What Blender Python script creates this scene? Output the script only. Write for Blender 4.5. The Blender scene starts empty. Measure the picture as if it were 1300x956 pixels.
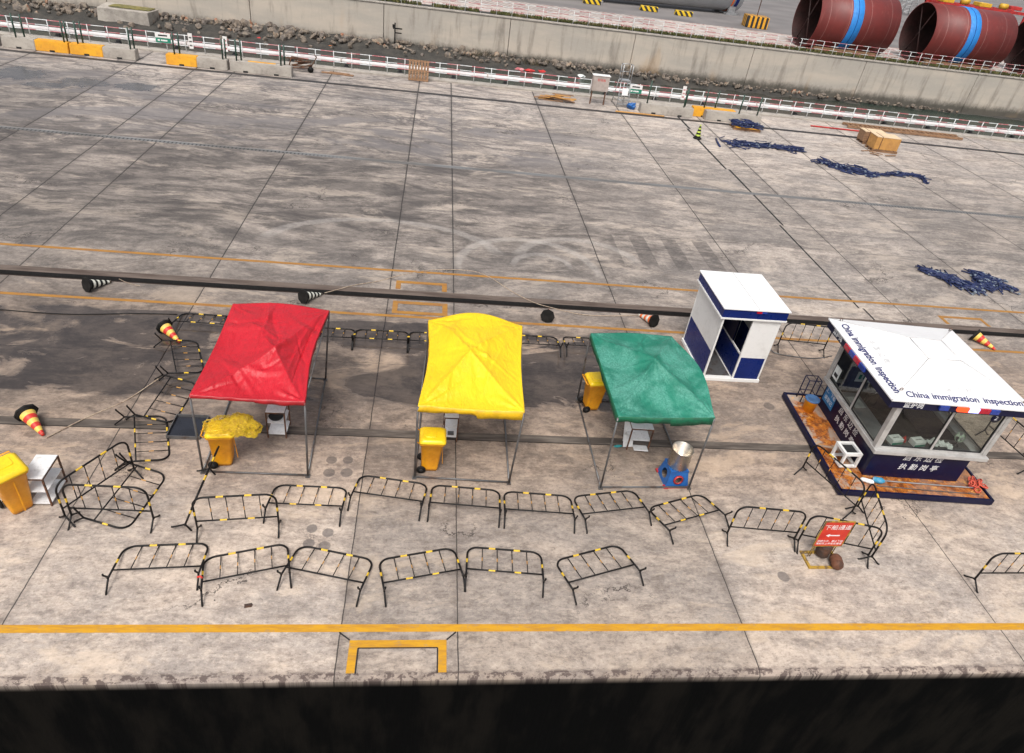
import bpy, bmesh, math, random
from mathutils import Vector, Matrix, noise as mn
R = math.radians
rnd = random.Random(7)
scene = bpy.context.scene
COL = scene.collection

# ------------------------------------------------------------------ camera
CAM = Vector((0, 0, 10.5)); F = 845.7528
yaw, pit, rol = 0.15958725, 0.59204999, 0.14438902
fw = Vector((math.sin(yaw)*math.cos(pit), math.cos(yaw)*math.cos(pit), -math.sin(pit)))
rt0 = Vector((math.cos(yaw), -math.sin(yaw), 0)); up0 = rt0.cross(fw)
rt = rt0*math.cos(rol) + up0*math.sin(rol); up = rt.cross(fw)
cd = bpy.data.cameras.new('camera'); cam = bpy.data.objects.new('camera', cd); COL.objects.link(cam)
cam.matrix_world = Matrix(((rt.x, up.x, -fw.x, CAM.x), (rt.y, up.y, -fw.y, CAM.y), (rt.z, up.z, -fw.z, CAM.z), (0, 0, 0, 1)))
cd.sensor_fit = 'HORIZONTAL'; cd.sensor_width = 36; cd.lens = F/1300*36
cd.shift_y = -45/1300; cd.clip_end = 3000; cd.clip_start = 0.1
scene.camera = cam

def ray(px, py): return (rt*(px-650) - up*(py-433) + fw*F)
def at(px, py, z=0.0):
    """ground-plan point seen at a photograph pixel, on the level z"""
    v = ray(px, py); t = (z-CAM.z)/v.z; p = CAM+v*t; return Vector((p.x, p.y, z))
def aty(px, py, y):
    v = ray(px, py); return CAM+v*(y/v.y)

# ------------------------------------------------------------------ materials
class NT:
    def __init__(s, name):
        s.m = bpy.data.materials.new(name); s.m.use_nodes = True
        s.t = s.m.node_tree; s.t.nodes.clear()
        s.out = s.n('ShaderNodeOutputMaterial')
        s._tc = None
    def n(s, typ, **kw):
        x = s.t.nodes.new(typ)
        for k, v in kw.items(): setattr(x, k, v)
        return x
    def put(s, sock, v):
        if v is None: return
        if hasattr(v, 'is_output') or isinstance(v, bpy.types.NodeSocket): s.t.links.new(v, sock)
        else:
            if sock.type == 'RGBA' and not isinstance(v, (int, float)) and len(v) == 3: v = (*v, 1)
            sock.default_value = v
    def co(s):
        if not s._tc: s._tc = s.n('ShaderNodeTexCoord').outputs['Object']
        return s._tc
    def m_(s, op, a, b=None, c=None, clamp=False):
        x = s.n('ShaderNodeMath', operation=op, use_clamp=clamp)
        for i, v in enumerate((a, b, c)):
            if v is not None: s.put(x.inputs[i], v)
        return x.outputs[0]
    def sep(s, v):
        x = s.n('ShaderNodeSeparateXYZ'); s.put(x.inputs[0], v); return x.outputs
    def comb(s, a, b, c=0.0):
        x = s.n('ShaderNodeCombineXYZ')
        for i, v in enumerate((a, b, c)): s.put(x.inputs[i], v)
        return x.outputs[0]
    def map(s, v, sc=(1, 1, 1), loc=(0, 0, 0), rot=(0, 0, 0)):
        x = s.n('ShaderNodeMapping'); s.put(x.inputs[0], v)
        x.inputs['Scale'].default_value = sc; x.inputs['Location'].default_value = loc; x.inputs['Rotation'].default_value = rot
        return x.outputs[0]
    def noise(s, v, scale=1, det=4, rough=.55, dist=0, col=False):
        x = s.n('ShaderNodeTexNoise'); s.put(x.inputs['Vector'], v)
        x.inputs['Scale'].default_value = scale; x.inputs['Detail'].default_value = det
        x.inputs['Roughness'].default_value = rough; x.inputs['Distortion'].default_value = dist
        return x.outputs['Color' if col else 'Fac']
    def ss(s, v, a, b, lo=0.0, hi=1.0):
        x = s.n('ShaderNodeMapRange', interpolation_type='SMOOTHSTEP')
        s.put(x.inputs['Value'], v)
        x.inputs['From Min'].default_value = a; x.inputs['From Max'].default_value = b
        x.inputs['To Min'].default_value = lo; x.inputs['To Max'].default_value = hi
        return x.outputs['Result']
    def mix(s, f, a, b, bl='MIX'):
        x = s.n('ShaderNodeMix', data_type='RGBA', blend_type=bl)
        s.put(x.inputs[0], f); s.put(x.inputs[6], a); s.put(x.inputs[7], b); return x.outputs[2]
    def ramp(s, v, pts, interp='LINEAR'):
        x = s.n('ShaderNodeValToRGB'); s.put(x.inputs[0], v); r = x.color_ramp; r.interpolation = interp
        while len(r.elements) < len(pts): r.elements.new(.5)
        for e, (p, c) in zip(r.elements, pts):
            e.position = p; e.color = (*c, 1) if not isinstance(c, (int, float)) else (c, c, c, 1)
        return x.outputs[0]
    def bump(s, h, st=.3, d=.01, nrm=None):
        x = s.n('ShaderNodeBump'); s.put(x.inputs['Height'], h)
        x.inputs['Strength'].default_value = st; x.inputs['Distance'].default_value = d
        if nrm is not None: s.put(x.inputs['Normal'], nrm)
        return x.outputs[0]
    def bsdf(s, col, rough=.6, metal=0, nrm=None, **kw):
        x = s.n('ShaderNodeBsdfPrincipled')
        s.put(x.inputs['Base Color'], col); s.put(x.inputs['Roughness'], rough); s.put(x.inputs['Metallic'], metal)
        if nrm is not None: s.put(x.inputs['Normal'], nrm)
        for k, v in kw.items(): s.put(x.inputs[k.replace('_', ' ')], v)
        s.t.links.new(x.outputs[0], s.out.inputs[0]); return x

def mat(name, col, col2=None, sc=3, rough=.6, metal=0, lo=.4, hi=.65, bump=.15, bsc=None, det=5, stretch=(1, 1, 1), grime=0.0, spec=None):
    n = NT(name); c = n.map(n.co(), stretch)
    col2 = col2 or tuple(v*.75 for v in col)
    f = n.ss(n.noise(c, sc, det, .6), lo, hi)
    k = n.mix(f, (*col, 1), (*col2, 1))
    if grime:
        g = n.ss(n.noise(c, sc*3.1, 6, .7, .5), .5, .75, 0, grime)
        k = n.mix(g, k, (.07, .06, .05, 1))
    r = n.ss(n.noise(c, sc*2, 3), .3, .7, rough*.85, min(1, rough*1.15))
    b = n.bump(n.noise(c, bsc or sc*6, 4), bump, .01)
    p = n.bsdf(k, r, metal, b)
    if spec is not None: p.inputs['Specular IOR Level'].default_value = spec
    return n.m

M = {}
M['black'] = mat('black_paint', (.008, .007, .007), (.03, .02, .016), 6, .45, .0, .6, .85, spec=.25)
M['tape'] = mat('yellow_tape', (.78, .50, .02), (.55, .36, .04), 14, .45)
M['tapeo'] = mat('orange_tape', (.62, .30, .04), (.42, .20, .04), 14, .5)
M['steel'] = mat('painted_steel', (.13, .13, .132), (.085, .06, .05), 5, .45, .4, .45, .7, grime=.4)
M['rust'] = mat('rusty_steel', (.16, .07, .035), (.06, .035, .025), 9, .8, .1, grime=.4)
M['white'] = mat('white_paint', (.74, .735, .72), (.62, .61, .59), 2.2, .42, 0, .5, .8, .05, grime=.10)
M['whiteboard'] = mat('white_board', (.74, .74, .74), (.60, .585, .56), 7, .5, 0, .5, .72, grime=.28)
M['navy'] = mat('navy_paint', (.0035, .0045, .030), (.005, .007, .038), 3, .35, 0, .4, .7, .03, grime=.10, spec=.25)
M['blue'] = mat('blue_panel', (.005, .018, .13), (.005, .016, .11), 3, .3, 0, .4, .7, .03, spec=.25)
M['alu'] = mat('grey_aluminium', (.50, .49, .475), (.40, .385, .37), 3, .38, .25, grime=.2)
M['seal'] = mat('dark_seal', (.02, .02, .022), None, 5, .6)
M['ridge'] = mat('ridge_sealant', (.64, .63, .62), (.56, .55, .54), 4, .5)
M['roofwhite'] = mat('roof_white', (.78, .78, .785), (.72, .72, .72), 1.6, .35, 0, .5, .8, .03, grime=.06)
M['ybin'] = mat('yellow_plastic', (.86, .37, .010), (.72, .28, .010), 4, .42, 0, .35, .7, .05, grime=.22)
M['ylid'] = mat('yellow_lid_plastic', (.88, .60, .012), (.80, .50, .012), 4, .36, 0, .35, .7, .05, grime=.12)
M['rubber'] = mat('black_rubber', (.006, .006, .006), (.016, .015, .014), 6, .6, spec=.2)
M['cred'] = mat('cone_red', (.62, .03, .02), (.45, .03, .02), 8, .45, grime=.2)
M['cyel'] = mat('cone_yellow', (.75, .52, .10), (.62, .42, .10), 8, .45, grime=.25)
M['cwhite'] = mat('cone_white', (.66, .66, .58), (.5, .5, .44), 8, .45, grime=.3)
M['cor'] = mat('cone_orange', (.75, .14, .02), (.6, .12, .03), 8, .45, grime=.2)
M['cgreen'] = mat('cone_lime', (.45, .55, .08), (.3, .4, .08), 8, .45, grime=.2)
M['rope'] = mat('rope_fibre', (.42, .34, .25), (.28, .2, .15), 20, .85)
M['net'] = mat('yellow_net', (.85, .62, .03), (.75, .50, .05), 12, .5)
M['concrete'] = mat('cast_concrete', (.40, .365, .32), (.30, .27, .24), 1.4, .85, 0, .35, .7, .3, grime=.45)
M['yconcrete'] = mat('yellow_painted_concrete', (.74, .36, .015), (.62, .28, .02), 1.6, .6, 0, .35, .7, .2, grime=.3)
M['dark'] = mat('dark_void', (.012, .011, .011), None, 3, .8)
M['green'] = mat('dark_green_steel', (.012, .055, .035), (.01, .03, .022), 6, .45)
M['wood'] = mat('worn_wood', (.30, .17, .09), (.17, .095, .055), 3, .8, 0, .4, .65, .3, stretch=(1, 6, 6), grime=.3)
M['ply'] = mat('plywood', (.50, .26, .07), (.40, .20, .06), 2.5, .65, 0, .4, .7, .15, grime=.2)
M['plytop'] = mat('pale_plywood', (.68, .52, .34), (.60, .44, .28), 2.5, .65, grime=.15)
M['strap'] = mat('blue_webbing', (.007, .014, .058), (.014, .028, .11), 20, .55)
M['strapw'] = mat('pale_buckle', (.35, .42, .5), (.2, .22, .25), 20, .35, .5)
M['ebox'] = mat('box_enamel', (.42, .36, .33), (.34, .29, .26), 3, .45, grime=.2)
M['redtxt'] = mat('red_lettering', (.55, .03, .03), None, 9, .5)
M['wtxt'] = mat('white_lettering', (.78, .78, .78), (.66, .66, .66), 9, .5)
M['navytxt'] = mat('navy_lettering', (.02, .025, .13), None, 9, .5)
M['faint'] = mat('faded_lettering', (.60, .60, .60), (.68, .68, .68), 9, .5)
M['signred'] = mat('red_board', (.60, .03, .010), (.50, .02, .01), 3, .38, grime=.08)
M['yframe'] = mat('yellow_frame_paint', (.38, .23, .03), (.13, .08, .035), 9, .6, 0, .45, .62)
M['iron'] = mat('brown_cast_iron', (.055, .035, .028), (.10, .045, .025), 7, .7, .2)
M['iron2'] = mat('rust_cast_iron', (.13, .05, .025), (.06, .03, .02), 7, .8)
M['inox'] = mat('stainless_steel', (.58, .53, .46), (.42, .36, .30), 3, .30, .9, grime=.25, bump=.3)
M['burner'] = mat('blue_enamel', (.012, .11, .36), (.01, .08, .28), 5, .4, grime=.2)
M['burnred'] = mat('red_enamel', (.45, .03, .03), None, 5, .4)
M['blid'] = mat('blue_lid', (.05, .13, .28), (.04, .09, .2), 6, .5)
M['cyan'] = mat('cyan_cloth', (.03, .25, .42), (.4, .5, .6), 9, .8)
M['redrope'] = mat('red_orange_rope', (.60, .11, .06), (.40, .05, .04), 20, .8)
M['teal'] = mat('teal_plastic', (.03, .30, .32), None, 8, .5)
M['rail'] = mat('rail_steel', (.06, .038, .028), (.035, .022, .018), 4, .55, .5, stretch=(.2, 4, 1))
M['lip'] = mat('worn_lip_concrete', (.125, .095, .078), (.065, .045, .036), 1.5, .8, stretch=(.3, 2, 1))
M['grate'] = None
M['coverblack'] = mat('cable_cover_rubber', (.012, .011, .012), (.035, .028, .025), 1.2, .6, stretch=(.4, 3, 1))
M['towerwhite'] = mat('tower_coating', (.50, .51, .52), (.45, .46, .47), .5, .35)
M['grey'] = mat('galvanised_steel', (.45, .46, .47), (.33, .34, .35), 4, .4, .6)
M['redpaint'] = mat('red_machine_paint', (.48, .03, .025), (.3, .02, .02), 2, .5)
M['ypaint'] = mat('yellow_machine_paint', (.65, .40, .03), (.5, .28, .03), 2, .5)
M['bluestrap'] = mat('blue_lifting_sling', (.02, .22, .62), (.02, .17, .5), 1.2, .6, 0, .4, .7, .1)
M['wfence'] = mat('white_fence_paint', (.66, .68, .68), (.5, .52, .53), 3, .45, grime=.15)
M['rfence'] = mat('red_fence_paint', (.46, .10, .12), (.52, .30, .30), 4, .5, grime=.1)
M['pipewhite'] = mat('white_pipe', (.60, .585, .58), (.5, .46, .46), 1.2, .45, grime=.12)
M['desk'] = mat('desk_laminate', (.30, .31, .32), (.25, .26, .27), 3, .4)
M['paper'] = mat('paper', (.7, .74, .72), None, 5, .7)
M['cabin'] = mat('cabin_interior', (.085, .082, .08), (.06, .06, .06), 3, .6)
M['signgreen'] = mat('green_sign', (.02, .22, .14), None, 5, .5)
M['orange_debris'] = mat('orange_debris', (.55, .16, .04), None, 5, .8)

def emit(name, col, st):
    n = NT(name); e = n.n('ShaderNodeEmission'); e.inputs[0].default_value = (*col, 1); e.inputs[1].default_value = st
    n.t.links.new(e.outputs[0], n.out.inputs[0]); return n.m
M['ledred'] = emit('lit_red_lamp', (1, .10, .03), 1.6)
M['ledblue'] = emit('lit_blue_lamp', (.5, .5, 1), 2.2)
M['lampred'] = mat('unlit_red_lamp', (.45, .01, .03), None, 5, .25)
M['lampblue'] = mat('unlit_blue_lamp', (.02, .05, .30), None, 5, .25)

def glass(name, tint, op=.25):
    n = NT(name); tr = n.n('ShaderNodeBsdfTransparent'); tr.inputs[0].default_value = (*tint, 1)
    gl = n.n('ShaderNodeBsdfGlossy'); gl.inputs['Roughness'].default_value = .03
    ge = n.n('ShaderNodeNewGeometry'); dt = n.n('ShaderNodeVectorMath', operation='DOT_PRODUCT'); n.put(dt.inputs[0], ge.outputs['Normal']); n.put(dt.inputs[1], ge.outputs['Incoming'])
    f = n.m_('ADD', n.m_('MULTIPLY', n.m_('POWER', n.m_('SUBTRACT', 1.0, n.m_('ABSOLUTE', dt.outputs['Value'])), 4), .8), .055)
    mx = n.n('ShaderNodeMixShader'); n.put(mx.inputs[0], f)
    n.t.links.new(tr.outputs[0], mx.inputs[1]); n.t.links.new(gl.outputs[0], mx.inputs[2])
    n.t.links.new(mx.outputs[0], n.out.inputs[0]); return n.m
M['glass'] = glass('window_glass', (.66, .69, .66))

# --- striped things
def stripes(name, a, b, sc, ang, rough=.55, duty=.5):
    n = NT(name); x, y, z = n.sep(n.map(n.co(), (1, 1, 1), (0, 0, 0), (0, 0, 0)))
    u = n.m_('ADD', n.m_('MULTIPLY', n.m_('ADD', x, y), math.cos(ang)), n.m_('MULTIPLY', z, math.sin(ang)))
    f = n.m_('LESS_THAN', n.m_('FRACT', n.m_('MULTIPLY', u, sc)), duty)
    k = n.mix(f, (*a, 1), (*b, 1)); k = n.mix(n.ss(n.noise(n.co(), 3, 5), .5, .75, 0, .35), k, (.12, .09, .07, 1))
    n.bsdf(k, rough, 0, n.bump(n.noise(n.co(), 8), .1)); return n.m
M['hazard'] = stripes('hazard_stripe_paint', (.75, .50, .02), (.02, .02, .02), 1.9, R(40))
M['hazardv'] = stripes('hazard_band_paint', (.75, .36, .02), (.02, .02, .02), 1.75, 0)
M['whitered'] = stripes('red_white_pole_paint', (.7, .7, .7), (.55, .03, .03), 2.2, R(90))

# --- tarpaulins
def tarp(name, col, col2, dust=None, rough=.5, dustamt=.5):
    n = NT(name); c = n.co()
    k = n.mix(n.ss(n.noise(c, .9, 5, .6), .35, .7), (*col, 1), (*col2, 1))
    if dust:
        g = n.noise(n.map(c, (1, 1, 1)), 26, 8, .8, .2)
        g2 = n.noise(n.map(c, (1, 1, 1), (3, 1, 0)), 1.5, 4, .6, .6)
        k = n.mix(n.m_('MULTIPLY', n.ss(g, .30, .66), n.ss(g2, .36, .64, .12*dustamt, dustamt*1.5)), k, (*dust, 1))
    k = n.mix(n.ss(n.noise(n.map(c, (1, 1, 1), (8, 3, 0)), 2.6, 9, .78, .4), .52, .72, 0, .30), k, n.mix(.5, k, (.06, .05, .04, 1)))
    w = n.noise(n.map(c, (1, 1, 1)), 160, 2)
    cr = n.noise(n.map(c, (3.0, 1.2, 1)), 2.2, 6, .62, 1.2)
    b = n.bump(cr, .55, .05); b = n.bump(w, .06, .004, b)
    n.bsdf(k, rough, 0, b); return n.m
M['tred'] = tarp('red_tarpaulin', (.50, .008, .020), (.43, .007, .016), None, .42)
M['tyel'] = tarp('yellow_tarpaulin', (.84, .56, .006), (.78, .49, .006), None, .5)
M['hred'] = mat('red_hem', (.36, .006, .012), None, 6, .5)
M['hyel'] = mat('yellow_hem', (.74, .44, .006), None, 6, .5)
M['hgrn'] = mat('green_hem', (.002, .11, .05), (.002, .07, .035), 6, .5)
M['tgrn'] = tarp('green_tarpaulin', (.003, .17, .105), (.002, .12, .075), (.16, .44, .36), .6, .42)

# --- rusty tread plate
def treadplate():
    n = NT('rusted_tread_plate'); c = n.co(); x, y, z = n.sep(c)
    base = n.mix(n.ss(n.noise(c, 6.5, 9, .8, .4), .42, .58), (.50, .155, .016, 1), (.17, .045, .012, 1))
    pale = n.ss(n.noise(n.map(c, (1, 1, 1), (5, 2, 0)), 1.6, 7, .7, .6), .44, .55)
    left = n.ss(n.m_('SUBTRACT', n.m_('MULTIPLY', x, -1), .0), .9, 1.6, .3, 1.0)
    k = n.mix(n.m_('MULTIPLY', pale, left), base, (.40, .32, .26, 1))
    d = n.m_('MULTIPLY', n.m_('SINE', n.m_('MULTIPLY', n.m_('ADD', x, y), 110)), n.m_('SINE', n.m_('MULTIPLY', n.m_('SUBTRACT', x, y), 110)))
    k = n.mix(n.ss(n.noise(c, 7, 8, .8, .3), .56, .62, 0, .8), k, (.72, .36, .08, 1))
    n.bsdf(k, n.ss(n.noise(c, 1.5, 3), .4, .6, .25, .7), .1, n.bump(d, .5, .006)); return n.m
M['tread'] = treadplate()

# --- drain grating
def grating():
    n = NT('drain_grating_steel'); x, y, z = n.sep(n.co())
    s = n.m_('LESS_THAN', n.m_('FRACT', n.m_('MULTIPLY', x, 6.2)), .42)
    s2 = n.m_('LESS_THAN', n.m_('ABSOLUTE', n.m_('SUBTRACT', y, 28.9)), .085)
    f = n.m_('MULTIPLY', s, s2)
    k = n.mix(n.ss(n.noise(n.map(n.co(), (.3, 1, 1)), 1, 5), .4, .65), (.19, .19, .19, 1), (.14, .132, .125, 1))
    far = n.ss(n.noise(n.map(n.co(), (.06, .01, 1)), 1, 2), .40, .55)
    n.bsdf(n.mix(n.m_('MULTIPLY', f, far), k, (.05, .05, .05, 1)), .6, .3); return n.m
M['grate'] = grating()

# --- apron concrete
def apron():
    n = NT('apron_concrete'); c = n.co(); x, y, z = n.sep(c)
    flat = n.comb(x, y, 0.0)
    wp = n.noise(n.map(flat, (.10, .16, 1), (5, 5, 0)), 1, 3, .5, 0)
    wy = n.m_('ADD', y, n.m_('MULTIPLY', n.m_('SUBTRACT', wp, .5), 3.2))
    fw_ = n.comb(x, wy, 0.0)
    nearf = n.ss(y, 15.5, 19)
    stf = n.noise(n.map(fw_, (.50, 1.35, 1)), 1, 13, .76, .45)
    stn = n.noise(n.map(flat, (.75, 1.25, 1), (40, 2, 0)), 1, 13, .74, .3)
    st = n.m_('ADD', n.m_('MULTIPLY', stf, nearf), n.m_('MULTIPLY', stn, n.m_('SUBTRACT', 1.0, nearf)))
    g1 = n.noise(n.map(flat, (2.2, 4.0, 1), (1, 7, 0)), 1, 12, .82, 0)
    g2 = n.noise(n.map(flat, (9, 14, 1), (1, 7, 0)), 1, 9, .85, 0)
    st2 = n.noise(n.map(fw_, (1.6, 4.6, 1), (13, 4, 0)), 1, 10, .76, .3)
    bl = n.noise(n.map(flat, (.22, .46, 1), (3, 9, 0)), 1, 10, .68, .5)
    fi = n.noise(flat, 5.5, 10, .8)
    gr = n.noise(flat, 30, 4, .8)
    wob = n.noise(flat, 1.3, 5, .7)
    yn = n.m_('DIVIDE', y, 50)
    dirt = n.ramp(yn, [(0, .05), (.15, .08), (.20, .22), (.225, .42), (.27, .62), (.33, .60), (.345, .52), (.39, .60), (.44, .85), (.57, .85), (.62, .50), (.70, .40), (.745, .16), (.79, .05), (.9, .0)])
    right = n.ss(n.m_('ADD', x, n.m_('MULTIPLY', bl, 10)), 6, 20, 1.0, .36)
    dirt = n.m_('MULTIPLY', dirt, right)
    k = n.mix(n.m_('MULTIPLY', n.ss(st, .40, .60), n.ss(y, 8.5, 11, .55, 1.0)), (.45, .39, .34, 1), (.275, .24, .215, 1))
    k = n.mix(n.ss(bl, .40, .62, 0, .55), k, (.31, .288, .275, 1))
    k = n.mix(n.ss(st2, .50, .62, 0, .45), k, (.20, .172, .155, 1))
    k = n.mix(n.ss(st2, .47, .36, 0, .55), k, (.52, .455, .395, 1))
    k = n.mix(n.ss(fi, .50, .72, 0, .50), k, (.52, .45, .38, 1))
    k = n.mix(n.ss(fi, .47, .28, 0, .65), k, (.13, .105, .09, 1))
    pat = n.ss(n.m_('ADD', n.m_('MULTIPLY', st, .35), n.m_('MULTIPLY', bl, .65)), .36, .58, .30, 1.0)
    k = n.mix(n.ss(g1, .50, .62, 0, .40), k, (.17, .14, .12, 1))
    k = n.mix(n.ss(g1, .49, .38, 0, .40), k, (.58, .51, .44, 1))
    k = n.mix(n.ss(g2, .52, .60, 0, .42), k, (.13, .105, .09, 1))
    k = n.mix(n.ss(g2, .47, .38, 0, .40), k, (.60, .54, .47, 1))
    dm = n.m_('MULTIPLY', dirt, pat)
    k = n.mix(n.m_('MULTIPLY', dm, .92), k, n.mix(n.ss(st, .42, .6), (.155, .132, .118, 1), (.080, .069, .066, 1)))
    sw = n.noise(n.map(flat, (.10, .26, 1), (7, 0, 0)), 1, 5, .6, 3.2)
    swm = n.m_('MULTIPLY', n.ss(n.m_('ABSOLUTE', n.m_('SUBTRACT', sw, .5)), .05, .0), n.m_('MULTIPLY', n.ss(y, 26, 30), n.ss(x, 9, 2)))
    k = n.mix(n.m_('MULTIPLY', swm, .6), k, (.105, .095, .098, 1))
    pale = n.ss(n.noise(n.map(fw_, (.34, .85, 1), (21, 3, 0)), 1, 12, .74, .4), .53, .62)
    k = n.mix(n.m_('MULTIPLY', pale, .48), k, (.50, .425, .35, 1))
    fs = n.m_('MULTIPLY', n.ss(n.noise(n.map(flat, (.10, .22, 1), (31, 8, 0)), 1, 9, .62, 1.6), .50, .57), n.m_('MULTIPLY', n.ss(y, 29, 31), n.ss(y, 40.4, 39)))
    k = n.mix(n.m_('MULTIPLY', n.m_('MULTIPLY', fs, n.ss(x, 14, 4)), .72), k, (.20, .185, .185, 1))
    # slabs
    cell = n.comb(n.m_('FLOOR', n.m_('DIVIDE', n.m_('ADD', n.m_('SUBTRACT', x, n.m_('MULTIPLY', n.m_('GREATER_THAN', x, .85), 1.95)), 11.55), 5.22)), n.m_('FLOOR', n.m_('DIVIDE', n.m_('ADD', y, 0.25), 11.7)))
    wn = n.n('ShaderNodeTexWhiteNoise'); wn.noise_dimensions = '2D'; n.put(wn.inputs['Vector'], cell)
    sl = n.ss(wn.outputs['Value'], 0, 1, .88, 1.08)
    kk = n.n('ShaderNodeMix', data_type='RGBA', blend_type='MULTIPLY'); n.put(kk.inputs[0], 1.0); n.put(kk.inputs[6], k)
    n.put(kk.inputs[7], n.comb(sl, sl, sl)); k = kk.outputs[2]
    # hatch stripes (worn dark paint) and pale tyre arcs
    hx = n.m_('LESS_THAN', n.m_('FRACT', n.m_('DIVIDE', n.m_('ADD', x, n.m_('MULTIPLY', wob, .12)), 1.28)), .48)
    hr = n.m_('MULTIPLY', n.m_('MULTIPLY', n.ss(x, 6.3, 6.9), n.ss(x, 11.6, 10.8)), n.m_('MULTIPLY', n.ss(y, 20.4, 20.9), n.ss(y, 23.2, 22.9)))
    k = n.mix(n.m_('MULTIPLY', n.m_('MULTIPLY', hx, hr), n.ss(st2, .3, .6, .15, .55)), k, (.10, .088, .085, 1))
    def arc(cx, cy, r, w, ex, lo, hi):
        dx = n.m_('DIVIDE', n.m_('SUBTRACT', x, cx), ex); dy = n.m_('SUBTRACT', y, cy)
        d = n.m_('SQRT', n.m_('ADD', n.m_('MULTIPLY', dx, dx), n.m_('MULTIPLY', dy, dy)))
        g = n.ss(n.m_('ABSOLUTE', n.m_('SUBTRACT', n.m_('ADD', d, n.m_('MULTIPLY', wob, .25)), r)), w, w*.4)
        return n.m_('MULTIPLY', n.m_('MULTIPLY', g, n.ss(dy, lo, hi)), n.ss(fi, .3, .6, .25, .75))
    for a in ((3.4, 19.6, 2.55, .22, 1.0, -.4, .3), (5.3, 20.6, 1.85, .22, 1.25, -.1, .6), (3.9, 19.9, 1.15, .16, 1.0, .0, .4), (-1.5, 20.3, 2.6, .2, 1.6, .2, .8)):
        k = n.mix(n.m_('MULTIPLY', arc(*a), .55), k, (.46, .43, .40, 1))
    # standing water film
    wetn = n.noise(n.map(flat, (.26, .52, 1), (2.2, .4, 0)), 1, 6, .58, .8)
    box = n.m_('MULTIPLY', n.m_('MULTIPLY', n.ss(y, 11.6, 12.9), n.ss(y, 16.5, 15.7)), n.ss(x, 8.2, 6.4))
    wet = n.ss(n.m_('ADD', wetn, n.m_('MULTIPLY', box, .46)), .80, .90)
    dryp = n.ss(n.noise(n.map(flat, (.45, 1.0, 1), (9.3, 1.4, 0)), 1, 6, .62, .7), .56, .64)
    wet = n.m_('MULTIPLY', wet, n.m_('SUBTRACT', 1.0, dryp))
    wet = n.m_('MULTIPLY', wet, n.ss(n.m_('MULTIPLY', box, 1.0), .02, .3))
    for (ppx, ppy, ra, rb) in ((20, 93, 1.5, 1.1), (108, 105, 1.3, .8), (172, 110, 1.1, .7), (60, 108, 1.0, .5)):
        pc = at(ppx, ppy); dx = n.m_('DIVIDE', n.m_('SUBTRACT', x, pc.x), ra); dy = n.m_('DIVIDE', n.m_('SUBTRACT', y, pc.y), rb)
        d = n.m_('ADD', n.m_('SQRT', n.m_('ADD', n.m_('MULTIPLY', dx, dx), n.m_('MULTIPLY', dy, dy))), n.m_('MULTIPLY', n.m_('SUBTRACT', wob, .5), 2.2))
        wet = n.m_('MAXIMUM', wet, n.ss(d, 1.1, .85, 0, .8))
    k = n.mix(n.m_('MULTIPLY', wet, .74), k, n.mix(n.ss(st, .4, .6), (.085, .077, .076, 1), (.055, .051, .053, 1)))
    # dark round drum marks
    for (sx, sy, r) in ((-1.80, 10.53, .12), (-1.46, 10.54, .12), (-1.80, 10.16, .13), (-1.44, 10.17, .14), (-1.91, 8.69, .12), (-1.60, 8.6, .12), (-1.91, 8.34, .12), (-1.62, 8.29, .12), (7.28, 7.70, .13), (9.2, 13.0, .16)):
        dx = n.m_('SUBTRACT', x, sx); dy = n.m_('SUBTRACT', y, sy)
        d = n.m_('SQRT', n.m_('ADD', n.m_('MULTIPLY', dx, dx), n.m_('MULTIPLY', dy, dy)))
        d = n.m_('ADD', d, n.m_('MULTIPLY', n.m_('SUBTRACT', wob, .5), .06))
        k = n.mix(n.ss(d, r, r*.8, 0, .6), k, (.12, .11, .11, 1))
    # joints
    jw = n.m_('MULTIPLY', n.m_('SUBTRACT', wob, .5), .05)
    xw = n.m_('ADD', x, jw)
    J = None
    for xi in (-32.4, -27.2, -22.0, -16.8, -13.55, -11.5, -6.33, -1.1, .85, 6.02, 11.2, 16.4, 21.0, 26.2, 31.4, 36.6, 41.8, 47.0):
        d = n.m_('ABSOLUTE', n.m_('SUBTRACT', xw, xi)); J = d if J is None else n.m_('MINIMUM', J, d)
    lw = n.ss(y, 6, 42, .011, .034)
    jl = n.m_('LESS_THAN', J, lw)
    k = n.mix(n.m_('MULTIPLY', jl, n.ss(gr, .25, .5, .45, .82)), k, (.03, .026, .025, 1))
    soft = n.ss(J, .20, .0, 0, .28)
    k = n.mix(n.m_('MULTIPLY', soft, n.ss(bl, .4, .6)), k, (.12, .10, .09, 1))
    kink = n.m_('MULTIPLY', n.m_('LESS_THAN', n.m_('FRACT', n.m_('DIVIDE', n.m_('SUBTRACT', y, 18.6), 13.5)), .5), .16)
    jt = n.m_('LESS_THAN', n.m_('ABSOLUTE', n.m_('SUBTRACT', n.m_('ADD', xw, kink), 15.03)), n.ss(y, 17, 42, .035, .07))
    k = n.mix(n.m_('MULTIPLY', jt, n.m_('GREATER_THAN', y, 17.5)), k, (.025, .022, .022, 1))
    yw = n.m_('ADD', y, n.m_('MULTIPLY', n.m_('SUBTRACT', wob, .5), .14)); J2 = None
    for yi in (14.05, 23.15, 35.2, 38.4, 32.0):
        d = n.m_('ABSOLUTE', n.m_('SUBTRACT', yw, yi)); J2 = d if J2 is None else n.m_('MINIMUM', J2, d)
    k = n.mix(n.m_('MULTIPLY', n.m_('LESS_THAN', J2, n.ss(y, 6, 42, .01, .05)), n.ss(st2, .35, .6, .0, .5)), k, (.05, .045, .045, 1))
    # cracks
    vv = n.n('ShaderNodeTexVoronoi'); vv.feature = 'DISTANCE_TO_EDGE'
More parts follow.
